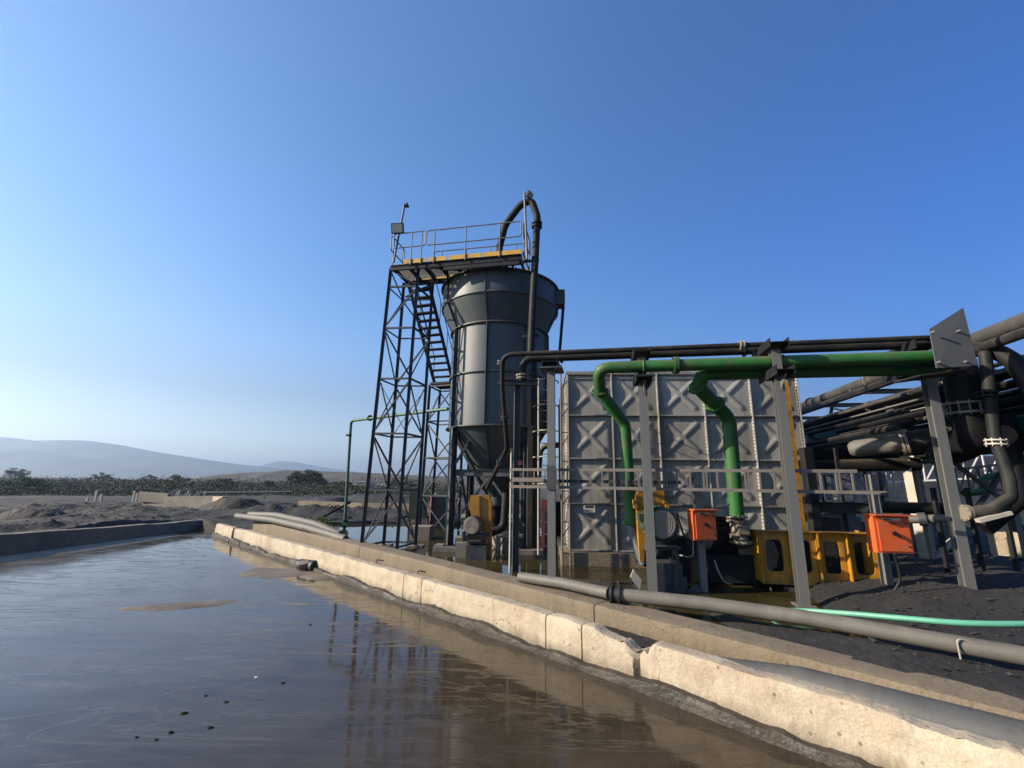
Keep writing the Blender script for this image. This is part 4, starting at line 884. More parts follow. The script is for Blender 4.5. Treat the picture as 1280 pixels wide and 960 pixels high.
# ------------------------------------------------------------------ pumps
def motor(mb_parent, c, ax, r, l, m, nf=18):
    ax = Vector(ax).normalized(); mm, _, _, _ = MB().frame(c, c + ax)
    mb = MB(); mb.tube([c - ax * l / 2, c + ax * l / 2], r * .88, 28)
    for k in range(nf):
        a = 2 * math.pi * k / nf; d = mm @ V(math.cos(a), math.sin(a), 0); mb.bar(c + d * r * .92 - ax * l * .42, c + d * r * .92 + ax * l * .42, .012, r * .18, up=d)
    mo = mb.build('motor', m, mb_parent)
    mb = MB(); mb.tube([c - ax * l / 2, c - ax * (l / 2 + .05), c - ax * (l / 2 + .09)], [r, r * .98, r * .86], 28); mb.cur = 1; mb.tube([c - ax * (l / 2 + .088), c - ax * (l / 2 + .1)], r * .8, 28)
    for k in range(5): mb.tube([c - ax * (l / 2 + .1 + .004 * k * 0) + mm @ V(r * (.15 + .14 * k) * math.cos(a), r * (.15 + .14 * k) * math.sin(a), 0) for a in np.linspace(0, 2 * math.pi, 33)], .006, 5, False)
    mb.build('fan_cover', [m, M['dusty']], mo)
    mb = MB(); mb.box(c + mm @ V(r * .9, r * .3, 0), (r * .5, r * .4, r * .7), mm); mb.build('terminal_box', m, mo)
# pump under the silo
p1 = at(600, 690, 13.1); p1.z = 0; pz = lambda x, y, Y=13.1: at(x, y, Y)
t = thing('slurry_pump', V(p1.x, p1.y, -.2), 'slurry pump with orange belt guard under the silo hopper', 'pump')
mb = MB(); mb.prism([pz(588, 619), pz(611, 619), pz(614, 630), pz(613, 700), pz(608, 703), pz(605, 660), pz(590, 648), pz(586, 634)], V(.03, .24, 0)); mb.build('belt_guard', M['yellow'], t)
mb = MB(); mb.bar(pz(600, 620, 13.08), pz(600, 650, 13.08), .03, .03); mb.build('guard_seam', M['ink'], t)
motor(t, pz(593, 656, 12.85), (.12, 1, 0), .245, .5, M['motor_g'])
mb = MB(); mb.box(pz(597, 667, 12.95), (.62, .7, .04)); mb.box(pz(597, 677.5, 12.95), (.55, .6, .03))
for dx in (-.26, .26): mb.bar(pz(597, 667, 12.7) + V(dx, 0, 0), pz(597, 677.5, 12.7) + V(dx, 0, 0), .03, .3, up=V(0, 1, 0))
mb.build('motor_bed', M['steel'], t)
mb = MB(); q = pz(596, 690, 12.95); mb.box(V(q.x, q.y, .0), (.55, .7, .72)); mb.build('base_frame', M['steel'], t)
mb = MB(); q = pz(600, 668, 13.9); mb.tube([q + V(-.1, -.35, -.1), q + V(-.1, .3, -.1)], .42, 24); mb.tube(fillet([q + V(.2, 0, 0), q + V(.7, .1, .2), q + V(.75, .1, 1.2)], .3, 6), .12, 14); mb.build('casing', M['steel_black'], t)
mb = MB(); mb.tube([pz(579, 690, 12.9), pz(577, 655, 12.9)], .014, 6); mb.tube([pz(572, 664, 12.9), pz(582, 655, 12.9)], .012, 6); mb.build('valve_stem', M['rail'], t)
mb = MB(); q = pz(578, 688, 13.0); mb.box(q + V(0, 0, 0), (.35, .3, .42)); mb.build('bearing_block', M['dusty'], t)
# pump before the tank, yellow guard
Y2 = 9.75; pz = lambda x, y, Y=Y2: at(x, y, Y)
b_ = pz(825, 720); t = thing('slurry_pump', V(b_.x, b_.y, -.2), 'pump with yellow belt guard and dark green motor behind the second column', 'pump')
mb = MB(); mb.prism([pz(798, 614), pz(830, 613), pz(832, 637), pz(829, 640), pz(808, 642), pz(805, 702), pz(800, 702), pz(796, 640), pz(795, 619)], V(.02, .2, 0)); g_ = mb.build('belt_guard', M['yellow'], t)
mb = MB(); mb.box(pz(793.5, 630, Y2 - .02), (.07, .12, .17)); mb.build('guard_lug', M['yellow'], g_)
mb = MB(); mb.box(pz(832.5, 632, Y2 - .05), (.07, .14, .16)); mb.build('guard_lug', M['yellow'], g_)
motor(t, pz(821, 653, 9.45), (.05, 1, 0), .33, .6, M['motor'])
mb = MB(); fy = 9.3; fz = lambda x, y, Y=9.3: at(x, y, Y)
mb.ibeam(fz(812, 684), fz(848, 684) , .3, .045, .012); mb.bar(fz(843.5, 686), fz(845, 704), .02, .3, up=V(0, 1, 0)); mb.bar(fz(838, 706), fz(850, 705), .02, .3); mb.bar(fz(841, 706), fz(843, 735), .022, .35, up=V(0, 1, 0)); mb.bar(fz(826, 736), fz(859, 737), .025, .45); mb.bar(fz(859, 737), fz(866, 750), .025, .45); mb.build('motor_bed', M['steel'], t)
mb = MB(); mb.box(fz(832, 720, 9.5), (.5, .5, .55)); mb.build('base_frame', M['steel'], t)
mb = MB(); q = pz(850, 700, 10.2); mb.tube([q + V(0, -.3, 0), q + V(0, .3, 0)], .5, 24); mb.tube([q + V(-.5, 0, -.1), q + V(-.9, 0, .1)], .16, 14); mb.build('casing', M['steel_black'], t)
mb = MB(); q = pz(790, 675, 10.0); mb.tube([pz(789, 658, 10.1), pz(792, 672, 10.0), pz(806, 704, 9.9)], [.1, .1, .13], 14); mb.build('discharge_spool', M['motor_g'], t)
mb = MB(); mb.prism([at(792, 712, 9.3), at(802, 725, 9.3), at(800, 738, 9.3), at(788, 722, 9.3)], V(.02, .1, 0)); one('tilted_plate', mb, M['pale'], 'tilted pale steel plate by the water beside the second column', 'plate')
# third pump and valve
Y3 = 9.9; pz = lambda x, y, Y=Y3: at(x, y, Y)
b_ = pz(935, 720); t = thing('slurry_pump', V(b_.x, b_.y, -.2), 'dusty pump and valve assembly under the second green pipe', 'pump')
mb = MB(); q = pz(922, 655); mb.tube([q + V(0, 0, .1), q + V(.03, 0, -.35)], .16, 18); mb.flange(q + V(.0, 0, .06), (0, 0, 1), .22, .03); mb.flange(q + V(.02, 0, -.2), (0, 0, 1), .22, .03); mb.flange(q + V(.03, 0, -.36), (0, 0, 1), .23, .04); mb.box(q + V(.0, -.2, -.1), (.22, .12, .16)); mb.tube([q + V(-.22, -.1, -.22), q + V(-.1, -.1, -.22)], .06, 10)
mb.build('valve', M['dusty'], t)
mb = MB(); q = pz(940, 690, 10.35); mb.tube([q + V(0, -.22, 0), q + V(0, .2, 0)], .36, 28); mb.tube([q + V(0, -.26, 0), q + V(0, -.2, 0)], .42, 28); mb.tube([q + V(-.2, 0, .2), pz(924, 672)], [.2, .16], 16)
for k in range(10): a = k * .628; mb.box(q + V(.38 * math.cos(a), -.28, .38 * math.sin(a)), (.06, .06, .06))
mb.build('casing', M['dusty'], t)
mb = MB(); mb.box(q + V(-.1, .1, -.55), (.6, .6, .6)); mb.tube([q + V(-.2, -.3, -.62), q + V(.6, -.4, -.66)], .07, 10); mb.build('base_frame', M['steel_black'], t)
mb = MB(); q = pz(905, 690, 10.6); mb.box(q + V(0, 0, -.1), (1.4, .8, 1.5)); 
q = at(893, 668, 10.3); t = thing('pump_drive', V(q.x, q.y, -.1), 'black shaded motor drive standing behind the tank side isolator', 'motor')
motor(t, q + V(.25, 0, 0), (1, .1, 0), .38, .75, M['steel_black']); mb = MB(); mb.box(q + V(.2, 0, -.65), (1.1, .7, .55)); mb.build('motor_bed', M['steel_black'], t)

# ------------------------------------------------------------------ yellow screen box
sl = gz(952, 728, .12); sr = gz(1107, 735, .12); sd = (sr - sl); SL = sd.length; sd.normalize(); sn = V(sd.y, -sd.x, 0); SH = 1.0
t = thing('screen_box', V(*sl) , 'yellow ribbed steel box with dark openings beside the mud', 'screen box')
def sp(u, v, w=0.0): return sl + sd * u + V(0, 0, v) + sn * w
us = [0, SL * .315, SL * .47, SL * .715, SL]; us = [0, SL * .26, SL * .49, SL * .73, SL]
for i in range(4):
    a, b = us[i] + .02, us[i + 1] - .02; mb = MB(); w = b - a; ia, ib, za, zb = a + w * .22, b - w * .2, .22, SH - .17
    # plate with a rounded opening: four strips around it
    n = 20; hole = []; c = (ia + ib) / 2; zc = (za + zb) / 2; hw, hh = (ib - ia) / 2, (zb - za) / 2
    outer = []; 
    for k in range(n * 4):
        an = 2 * math.pi * (k + .5) / (n * 4); cs, sn_ = math.cos(an), math.sin(an); e = 6.0
        rr = (abs(cs) ** e + abs(sn_) ** e) ** (-1 / e); hole.append(sp(c + hw * rr * cs, zc + hh * rr * sn_, 0))
        m_ = 1 / max(abs(cs), abs(sn_)); ox = cs * m_; oz = sn_ * m_
        outer.append(sp((a + b) / 2 + w / 2 * ox, SH / 2 + SH / 2 * oz, 0))
    N4 = n * 4; mb.add(outer + hole, [(k, (k + 1) % N4, N4 + (k + 1) % N4, N4 + k) for k in range(N4)])
    back_ = [p - sn * .02 for p in hole]; mb.add(hole + back_, [(k, (k + 1) % N4, N4 + (k + 1) % N4, N4 + k) for k in range(N4)])
    mb.build('side_panel', M['yellow'], t)
for u in us:
    mb = MB(); mb.bar(sp(min(max(u, .012), SL - .012), .0, .05), sp(min(max(u, .012), SL - .012), SH, .05), .024, .12, up=sn); mb.build('rib', M['yellow'], t)
for z in (.01, SH + .01): mb = MB(); mb.bar(sp(-.01, z, .045), sp(SL + .01, z, .045), .15, .02); mb.build('edge_rail', M['yellow'], t)
mb = MB(); mb.bar(sp(.0, .02, -.4), sp(.0, SH, -.4), .02, .78, up=sn); mb.build('end_panel', M['yellow'], t)
mb = MB(); mb.bar(sp(SL, .02, -.4), sp(SL, SH, -.4), .02, .78, up=sn); mb.build('end_panel', M['yellow'], t)
mb = MB(); mb.bar(sp(.03, SH / 2, -.55), sp(SL - .03, SH / 2, -.55), .02, SH - .05); mb.bar(sp(.03, .05, -.3), sp(SL - .03, .05, -.3), .5, .02); mb.build('inner_lining', M['steel_black'], t)
for u in (.4, SL - .3): mb = MB(); mb.bar(sp(u, -.3, -.3), sp(u, .0, -.3), .15, .15); mb.build('foot', M['steel_black'], t)
mb = MB(); mb.tube([sp(.45, -.02, .02), sp(.45, -.3, .02)], .03, 8); mb.build('drain_spout', M['steel'], t)

# ------------------------------------------------------------------ pipe rack running away on the right
d2 = V(.19, .98, 0).normalized(); n2 = V(d2.y, -d2.x, 0)
RK = [(1105, 469, 4.9, .15, 15, 9, 'rack_grey', 'big dusty grey pipe, highest on the receding right rack'),
      (1082, 489, 4.72, .06, 15, 9, 'hdpe', 'thin black pipe just beneath the highest grey pipe'),
      (1106, 503, 4.1, .11, 15, 4, 'hdpe_m', 'mid grey pipe on the second tier of the receding rack'),
      (1112, 513, 3.95, .05, 15, 4, 'hdpe', 'thin black pipe beside the second tier grey pipe'),
      (1102, 524, 3.75, .05, 14, 4, 'conduit', 'thin pale pipe in the crowded middle of the receding rack'),
      (1125, 523, 3.6, .06, 14, 4, 'hdpe', 'black pipe in the crowded middle of the receding rack'),
      (1120, 531, 3.5, .04, 14, 4, 'hdpe_d', 'slim grey pipe low in the middle of the receding rack'),
      (1090, 537, 3.35, .06, 14, 3, 'hdpe', 'black pipe at the bottom of the receding rack'),
      (1258, 424, 4.62, .09, 12, 3, 'hdpe_m', 'grey pipe at the upper right frame edge'),
      (1240, 486, 3.95, .08, 12, 3, 'hdpe', 'black pipe crossing behind the tall vertical pipe, upper one'),
      (1262, 503, 3.65, .1, 12, 3, 'hdpe', 'black pipe crossing behind the tall vertical pipe, lower one'),
      (1262, 480, 4.05, .05, 12, 1, 'hdpe_d', 'thin grey edged pipe at the right frame edge'),
      (1268, 534, 3.25, .22, 12, 3, 'green_dk', 'fat dark green pipe at the right frame edge'),
      (1130, 496, 4.25, .07, 14, 5, 'hdpe', 'black pipe between the two upper tiers of the receding rack'),
      (1095, 514, 3.85, .035, 14, 4, 'hdpe_d', 'very thin grey line on the second tier of the receding rack'),
      (1140, 537, 3.4, .05, 14, 4, 'hdpe_m', 'slim dark pipe on the bottom tier near the fourth column'),
      (1150, 545, 3.2, .045, 14, 4, 'hdpe', 'lowest slim black pipe beside the fourth column'),
      (1100, 544, 3.15, .03, 14, 4, 'conduit', 'very thin pale conduit on the bottom tier of the receding rack'),
      (1200, 498, 4.0, .06, 14, 3, 'hdpe', 'black pipe behind the slanted plate, upper one'),
      (1190, 514, 3.8, .045, 14, 1, 'hdpe_d', 'thin grey pipe behind the fat vertical pipe'),
      (1225, 520, 3.55, .05, 14, 3, 'hdpe_m', 'slim dark pipe behind the coupling of the fat vertical pipe'),
      (1240, 545, 3.1, .08, 14, 3, 'hdpe', 'black pipe low behind the slim vertical pipe'),
      (1276, 462, 4.3, .12, 12, 3, 'hdpe', 'stout black pipe under the arching pipe at the right edge'),
      (1278, 556, 2.9, .14, 10, 3, 'hdpe_m', 'grey pipe below the fat dark green one')]
ORD = ['topmost', 'second', 'third', 'fourth', 'fifth', 'sixth', 'seventh', 'eighth', 'ninth', 'lowest']
for k in range(10): RK.append((1052 + (k * 37) % 105, 500 + k * 4.9, 4.3 - .12 * k, .03 + .012 * ((k * 7) % 4), 15, 4, ('hdpe', 'hdpe_m', 'hdpe', 'rack_grey')[k % 4], ORD[k] + ' of the ten slim dark pipes filling the gaps of the receding rack'))
for k in range(9): RK.append((1207 + k * 8.5, 468 + k * 10.5, 4.45 - .17 * k, .045 + .014 * ((k * 5) % 4), 14, 1.5, ('hdpe', 'hdpe', 'hdpe_m')[k % 3], ORD[k if k < 8 else 9] + ' of the nine dark pipes crowding behind the tall vertical pipes'))
for (x, y, z, r, la, ln, m, lab) in RK:
    p = gz(x, y, z); mb = MB(); mb.tube([p - d2 * (max(0, min(ln, p.y - 9.0)) if 1000 < x < 1200 and r < .14 else min(ln, p.y - 3.2)), p, p + d2 * la], r, 16)
    t = thing('rack_pipe', p + d2 * la, lab, 'pipe', 'pipes on the receding right rack'); mb.build('pipe_body', M[m], t)
    for k in (.6, 4.2, 9.0):
        if r > .07: mb = MB(); mb.flange(p + d2 * k, d2, r * 1.35, .04, 8, .012); mb.build('flange', M['rail'] if k < 1 else M['steel_black'], t)
P1 = gz(1105, 469, 4.9)
for i, s_ in enumerate((-.6, 1.1, 3.4, 6.4, 10.0, 14.0)):
    o = P1 + d2 * s_; o.z = 0; t = thing('pipe_trestle', o + V(0, 0, .0), ['nearest', 'second', 'third', 'fourth', 'fifth', 'farthest'][i] + ' steel frame, lit ends coloured pale, carrying the receding pipes', 'pipe frame', 'frames of the receding rack')
    for z, w0, w1 in ((4.68, -.3, 1.5), (3.92, -.4, 2.6), (3.25, -.5, 3.2)):
        mb = MB(); mb.ibeam(o + n2 * w0 + V(0, 0, z), o + n2 * w1 + V(0, 0, z), .14, .12); mb.build('cross_beam', M['grey'], t)
        mb = MB(); mb.prism([o + n2 * w0 + V(0, 0, z + .05), o + n2 * (w0 + .35) + V(0, 0, z - .06), o + n2 * (w0 + .02) + V(0, 0, z - .14)], d2 * .015); mb.build('gusset', M['pale'], t)  # sunlit bracket ends, their light put into the pale colour
    for w in (1.0, 3.0):
        if i == 0: continue
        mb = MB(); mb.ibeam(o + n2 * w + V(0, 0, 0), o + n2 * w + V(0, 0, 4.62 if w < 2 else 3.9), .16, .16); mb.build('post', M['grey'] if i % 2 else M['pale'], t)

# foot column and brace, their sunlight put into the pale colour
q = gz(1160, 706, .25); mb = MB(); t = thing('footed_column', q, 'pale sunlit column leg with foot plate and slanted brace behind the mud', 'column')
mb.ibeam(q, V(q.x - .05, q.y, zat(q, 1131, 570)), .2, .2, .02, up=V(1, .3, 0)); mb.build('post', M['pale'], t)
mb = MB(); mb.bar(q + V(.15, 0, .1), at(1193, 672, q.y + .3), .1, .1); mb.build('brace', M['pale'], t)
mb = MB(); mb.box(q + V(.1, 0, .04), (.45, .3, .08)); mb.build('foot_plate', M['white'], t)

def pl(*a): return [at(*k) for k in a]
t = thing('grey_header', at(1062, 561, 10.4), 'fat dusty grey pipe with rounded end and flanged black tee', 'pipe')
pp2 = pl((1064, 561.5, 10.4), (1128, 553.5, 9.8)); dd = (pp2[1] - pp2[0]).normalized()
mb = MB(); mb.tube([pp2[0] - dd * .05, pp2[0], pp2[0] + dd * .1, pp2[1]], [.1, .16, .19, .2], 20); mb.build('pipe_body', M['hdpe_d'], t)
mb = MB(); mb.flange(pp2[1], dd, .29, .05, 12); mb.flange(pp2[1] + dd * .07, dd, .29, .05, 12); mb.build('flange', M['dusty'], t)
mb = MB(); mb.tube([pp2[1] + dd * .05, pp2[1] + dd * 1.25], .24, 20); c = pp2[1] + dd * .55; mb.tube([c, c - V(0, 0, .5)], .22, 18); mb.build('tee', M['hdpe_m'], t)
mb = MB(); mb.flange(c - V(0, 0, .48), (0, 0, 1), .32, .05, 12); mb.build('flange', M['steel_black'], t)
t = thing('vertical_pipe', at(1213, 560, 8.5), 'fat black vertical pipe with bolted coupling and elbow, right of the corner plate column', 'pipe')
vp = pl((1203, 452, 8.5), (1213, 552, 8.5), (1180, 567, 9.2)); vp[1].x = vp[0].x = at(1209, 510, 8.5).x
mb = MB(); mb.tube(fillet(vp, .32, 9), .27, 24); mb.build('pipe_body', M['hdpe'], t)
zc = at(1209, 511, 8.5).z
mb = MB()
for z in (zc - .09, zc + .09): mb.tube([V(vp[0].x, 8.5, z - .02), V(vp[0].x, 8.5, z + .02)], .36, 26)
for k in range(14): a = 2 * math.pi * k / 14; c = V(vp[0].x + .33 * math.cos(a), 8.5 + .33 * math.sin(a), zc); mb.tube([c - V(0, 0, .14), c + V(0, 0, .14)], .016, 6)
mb.build('coupling', M['rail'], t)
t = thing('vertical_pipe', at(1240, 600, 8.0), 'slim black vertical pipe with pale clamp, curving to a flange at its foot', 'pipe')
sp_ = pl((1231, 440, 8.0), (1243, 545, 8.0), (1262, 600, 7.9), (1264, 622, 7.9), (1240, 637, 8.0), (1208, 641, 8.2))
mb = MB(); mb.tube(fillet(sp_, [.5, .4, .15, .2], 8), .095, 18); mb.build('pipe_body', M['hdpe_m'], t)
for (x, y) in ((1246, 556), (1234, 496)):
    c = at(x, y, 8.0); mb = MB(); mb.flange(c, sp_[1] - sp_[0], .16, .025, 8); mb.flange(c + V(0, 0, .07), sp_[1] - sp_[0], .16, .025, 8); mb.build('clamp', M['pale'] if y > 520 else M['steel_black'], t)
mb = MB(); c = at(1209, 641, 8.2); mb.flange(c, V(1, -.1, .0), .14, .03, 8); mb.flange(c - V(.05, 0, 0), V(1, -.1, 0), .14, .03, 8); mb.build('flange', M['dusty'], t)
mb = MB(); a = at(1222, 651, 8.0); b = at(1262, 641, 7.9); mb.bar(a, b, .12, .06); mb.build('support_strip', M['pale'], t)
t = thing('vertical_pipe', at(1270, 630, 8.6), 'thick black bent pipe behind the slim vertical pipe at the frame edge', 'pipe')
mb = MB(); mb.tube(fillet(pl((1256, 520, 8.7), (1266, 570, 8.6), (1276, 622, 8.5), (1230, 660, 8.7)), .4, 8), .15, 18); mb.build('pipe_body', M['hdpe'], t)
c = at(1257, 543, 8.4); mb = MB(); mb.flange(c, V(-.2, -1, 0), .17, .05, 10, .014); mb.tube([c, c + V(0, .4, 0)], .12, 16); mb.build('blind_flange', mat('rusty_flange', (.12, .065, .04), .75, .4, 9, (.05, .035, .028), .7, 5, bump=.3), t)
mb = MB(); mb.tube(fillet(pl((1205, 437, 8.3), (1243, 437, 8.0), (1268, 452, 7.8), (1300, 500, 7.6)), .5, 9), .145, 20); one('bent_pipe', mb, M['hdpe_m'], 'thick black pipe arching right from behind the corner plate', 'pipe')
t = thing('small_valve', at(1182, 475, 8.8), 'small dusty valve nozzle behind the fourth column top', 'valve')
mb = MB(); mb.tube(pl((1175, 478, 8.9), (1188, 475, 8.8)), [.06, .08], 12); mb.box(at(1173, 478, 8.9), (.05, .1, .14)); mb.build('nozzle', M['dusty'], t)
mb = MB(); mb.tube(pl((1008, 553, 13.6), (1118, 547, 12.6)), .27, 22); one('header_pipe', mb, M['green_dk'], 'fat dark green pipe crossing behind the grey header right of the tank', 'pipe')
for i, (a, b, r, m, lab) in enumerate([((1008, 572, 13), (1130, 566, 12.2), .3, 'hdpe', 'fat black pipe added to darken the shaded gap right of the tank, upper of two'), ((1005, 583, 12.2), (1150, 580, 11.2), .16, 'hdpe', 'black pipe added to darken the shaded gap right of the tank, lower of two'),  # first two pipes added as dark filler for the shaded gap
                          ((1110, 650, 9.6), (1190, 648, 9.0), .08, 'hdpe_d', 'dusty grey pipe with clamps behind the right isolator'), ((1100, 634, 10.2), (1200, 636, 9.6), .12, 'hdpe', 'black pipe behind the fourth column at knee height')]):
    mb = MB(); A, B = at(*a), at(*b); mb.tube([A, B], r, 18)
    t = thing('header_pipe', A, lab, 'pipe'); mb.build('pipe_body', M[m], t)
    if i == 2:
        for k in (.2, .55): c = A.lerp(B, k); mb = MB(); mb.tube([c - (B - A).normalized() * .06, c + (B - A).normalized() * .06], .13, 14); mb.build('clamp', M['steel'], t)
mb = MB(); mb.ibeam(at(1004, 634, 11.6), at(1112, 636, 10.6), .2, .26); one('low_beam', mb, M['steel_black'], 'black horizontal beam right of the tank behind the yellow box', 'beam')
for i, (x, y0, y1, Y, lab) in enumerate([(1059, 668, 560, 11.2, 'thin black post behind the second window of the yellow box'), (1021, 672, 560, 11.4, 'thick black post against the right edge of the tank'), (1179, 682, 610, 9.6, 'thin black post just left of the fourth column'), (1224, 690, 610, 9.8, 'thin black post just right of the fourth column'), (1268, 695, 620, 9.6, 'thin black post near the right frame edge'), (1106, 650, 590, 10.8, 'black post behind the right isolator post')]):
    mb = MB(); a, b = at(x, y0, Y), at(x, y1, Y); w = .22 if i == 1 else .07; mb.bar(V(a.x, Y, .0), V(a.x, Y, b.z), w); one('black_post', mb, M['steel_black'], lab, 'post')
# crossed dark braces
for i, (a, b) in enumerate([((1192, 578, 9.5), (1252, 624, 9.3)), ((1252, 590, 9.45), (1222, 634, 9.55))]):
    mb = MB(); mb.bar(at(*a), at(*b), .1, .06); one('cross_brace', mb, M['steel'], ['dark brace falling rightwards under the vertical pipes', 'dark brace rising rightwards under the vertical pipes'][i], 'brace')
# pale lattice girders standing behind
def girder(a, b, h, nseg, label, m):
    t = thing('lattice_girder', a, label, 'girder'); a, b = Vector(a), Vector(b); up = V(0, 0, h)
    for o in (V(0, 0, 0), up): mb = MB(); mb.bar(a + o, b + o, .07); mb.build('chord', m, t)
    for k in range(nseg + 1): mb = MB(); p = a.lerp(b, k / nseg); mb.bar(p + V(0, 0, .035), p + up - V(0, 0, .035), .045); mb.build('upright', m, t)
    for k in range(nseg): mb = MB(); p, q = a.lerp(b, (k + .08) / nseg), a.lerp(b, (k + .92) / nseg); mb.bar(p + V(0, 0, .05), q + up - V(0, 0, .05), .04); mb.build('diagonal', m, t)
    return t
girder(at(1032, 626, 17), at(1140, 623, 15.5), .95, 6, 'pale lattice girder seen through the gap right of the tank', M['white'])
girder(at(1040, 606, 21), at(1260, 596, 19), 1.1, 9, 'farther pale lattice girder at a higher level behind the pipes', M['white'])
girder(at(1185, 618, 14), at(1275, 610, 13), .7, 6, 'pale lattice girder between the fourth column and the frame edge', M['rail'])
t = thing('white_post', at(1076, 630, 14), 'white sunlit upright post right of the cable ladder end', 'post'); mb = MB(); mb.bar(at(1076, 652, 14), at(1071, 590, 14), .18, .1); mb.build('post', M['white'], t)
mb = MB(); mb.bar(at(1076, 600, 14.05), at(1088, 620, 14.05), .07); mb.build('brace', M['white'], t)
rr = random.Random(8)
for i in range(16):
    x = 1015 + rr.random() * 255; y = 508 + rr.random() * 50 + (i % 2) * 50; Y = 15 + rr.random() * 6; a = at(x, y, Y); l = .5 + rr.random() * 1.4
    mb = MB(); an = rr.choice((0, 0, .5, 1.57, -.4)); mb.bar(a, a + V(l * math.cos(an), -.3, l * math.sin(an) * .7), .06 + .07 * rr.random(), .05); mb.build
    o = mb.build('steel_member', M[rr.choice(('white', 'pale', 'white', 'dusty', 'steel'))]); tag(o, 'sunlit steel member in the distant tangle of plant behind the right rack', 'steel member', 'steel tangle behind the right rack')
for i, (x, y, Y, s, m, lab) in enumerate([(1070, 648, 15, (1.6, .7, .55), 'conc_d', 'tan concrete block beyond the yellow box'), (1045, 655, 13.5, (1.1, .8, .4), 'conc_d', 'tan concrete kerb block right of the tank foot'), (1254, 674, 11.5, (.35, .5, .35), 'conc', 'small sunlit concrete plinth near the right edge'), (1090, 640, 17, (.7, .6, .5), 'white', 'white crate among the steel behind the isolator')]):
    p = at(x, y, Y); mb = MB(); mb.box(V(p.x, p.y, p.z - .1), (s[0], s[1], s[2] + .2), Matrix.Rotation(.2 + .3 * i, 3, 'Z')); one('concrete_block', mb, M[m], lab, 'block')
p = at(1231, 610, 12.5); mb = MB(); mb.tube(fillet([p + V(-.6, 0, -.15), p + V(-.1, 0, -.1), p + V(.1, 0, .3), p + V(.5, 0, .35)], .15, 6), .09, 12); one('green_bend', mb, M['green'], 'small bright green pipe bend deep in the plant right of the fourth column', 'pipe')
mb = MB(); mb.prism([at(1277, 656, 8.2), at(1281, 652, 8.2), at(1308, 700, 7.8), at(1292, 706, 7.8)], V(.1, .08, 0)); one('blue_guard', mb, mat('faded_blue', (.012, .024, .034), .6, .2, 3), 'faded blue steel guard cut by the right frame edge', 'guard')

# things behind the silo legs
for i, (x, y, Y, s, m, lab) in enumerate([(527, 672, 17.0, (.7, .9, .35), 'conc_d', 'concrete pad in the water left of the silo'), (523, 635, 24, (.9, .8, 1.6), 'conc_b', 'brown concrete box beyond the stair tower'), (550, 655, 22, (.6, .6, 1.4), 'motor_g', 'grey machine stand behind the landing tower'), (622, 668, 17.5, (1.6, .8, .5), 'conc_d', 'low concrete slab behind the silo pump'), (640, 690, 15, (1.2, 1.5, .3), 'conc_d', 'low concrete pad in the water right of the silo pump'), (693, 655, 16, (.8, .5, 1.3), 'steel', 'dark cabinet between the silo and the tank')]):
    p = at(x, y, Y); mb = MB(); mb.box(V(p.x, p.y, -.25 + (s[2] + .35) / 2), (s[0], s[1], s[2] + .35), Matrix.Rotation(.15 * i, 3, 'Z')); one('plant_block', mb, M[m], lab, 'block')
mb = MB(); mb.tube(fillet([V(-2.0, 19.5, .6), V(1, 18.5, .7), V(1.2, 18.4, 3.5), V(3, 18.2, 3.6)], .4, 7), .12, 14); one('suction_pipe', mb, M['hdpe_d'], 'dusty pipe low behind the silo legs rising behind the tank', 'pipe')
p = at(541, 634, 21); mb = MB(); mb.tube([V(p.x, p.y, 0), V(p.x, p.y, 1.4)], .12, 14); one('red_drum', mb, M['red'], 'small dull red upright drum beyond the silo legs', 'drum')

# ------------------------------------------------------------------ green post pipe
p0 = V(-7.05, 20.0, .0); t = thing('green_stand_pipe', p0, 'tall thin green stand pipe turning toward the silo behind the tower', 'pipe')
a = at(436, 526, 20); b = at(560, 511, 16)
mb = MB(); mb.tube(fillet([p0 + V(0, 0, -.1), V(a.x + .1, a.y, a.z), b], .22, 8), .062, 12); mb.build('pipe_body', M['green_post'], t)
for c, d in ((at(462.5, 522.5, 19.15), b - a), (at(436, 544, 20), V(0, 0, 1)), (p0 + V(0, 0, .32), V(0, 0, 1)), (p0 + V(0, 0, .1), V(0, 0, 1))):
    mb = MB(); mb.flange(c, d, .13, .05, 6, .014); mb.build('flange', M['steel_black'], t)
mb = MB(); mb.box(p0 + V(0.02, -.05, .2), (.3, .2, .12)); mb.build('valve', M['green_post'], t)

# ------------------------------------------------------------------ far bank: culvert, posts, heaps
p_l = at(192, 636, 30); t = thing('concrete_culvert', V(-18, 30, 0), 'concrete culvert headwall at the far left bank with one lit end in paler concrete', 'culvert')
wl = at(178, 632, 30.5); wr = at(264, 636, 29)
mb = MB(); mb.prism([V(wl.x, wl.y, -.3), V(wr.x, wr.y, -.3), V(wr.x, wr.y, zat(wr, 264, 620)), V(wl.x, wl.y, zat(wl, 178, 621))], V(.1, .5, 0)); mb.build('headwall', M['conc_d'], t)
mb = MB(); e = at(277, 632, 28.3); zt_ = zat(e, 277, 621); mb.prism([V(wr.x + .02, wr.y - .02, 0.6), V(e.x - .35, e.y, .55), V(e.x, e.y, zt_), V(wr.x + .02, wr.y - .02, zt_)], V(.15, .4, 0)); mb.build('wing_wall', M['conc'], t)  # lit end: sunlight put into the colour as paler concrete
mb = MB(); mb.prism([V(wl.x - .4, wl.y + .3, .5), V(wl.x + 1.8, wl.y - .1, .4), V(wl.x + 1.8, wl.y - .1, 1.0), V(wl.x - .4, wl.y + .3, 1.1)], V(.1, -.4, 0)); mb.build('block', M['conc_d'], t)
rr = random.Random(4)
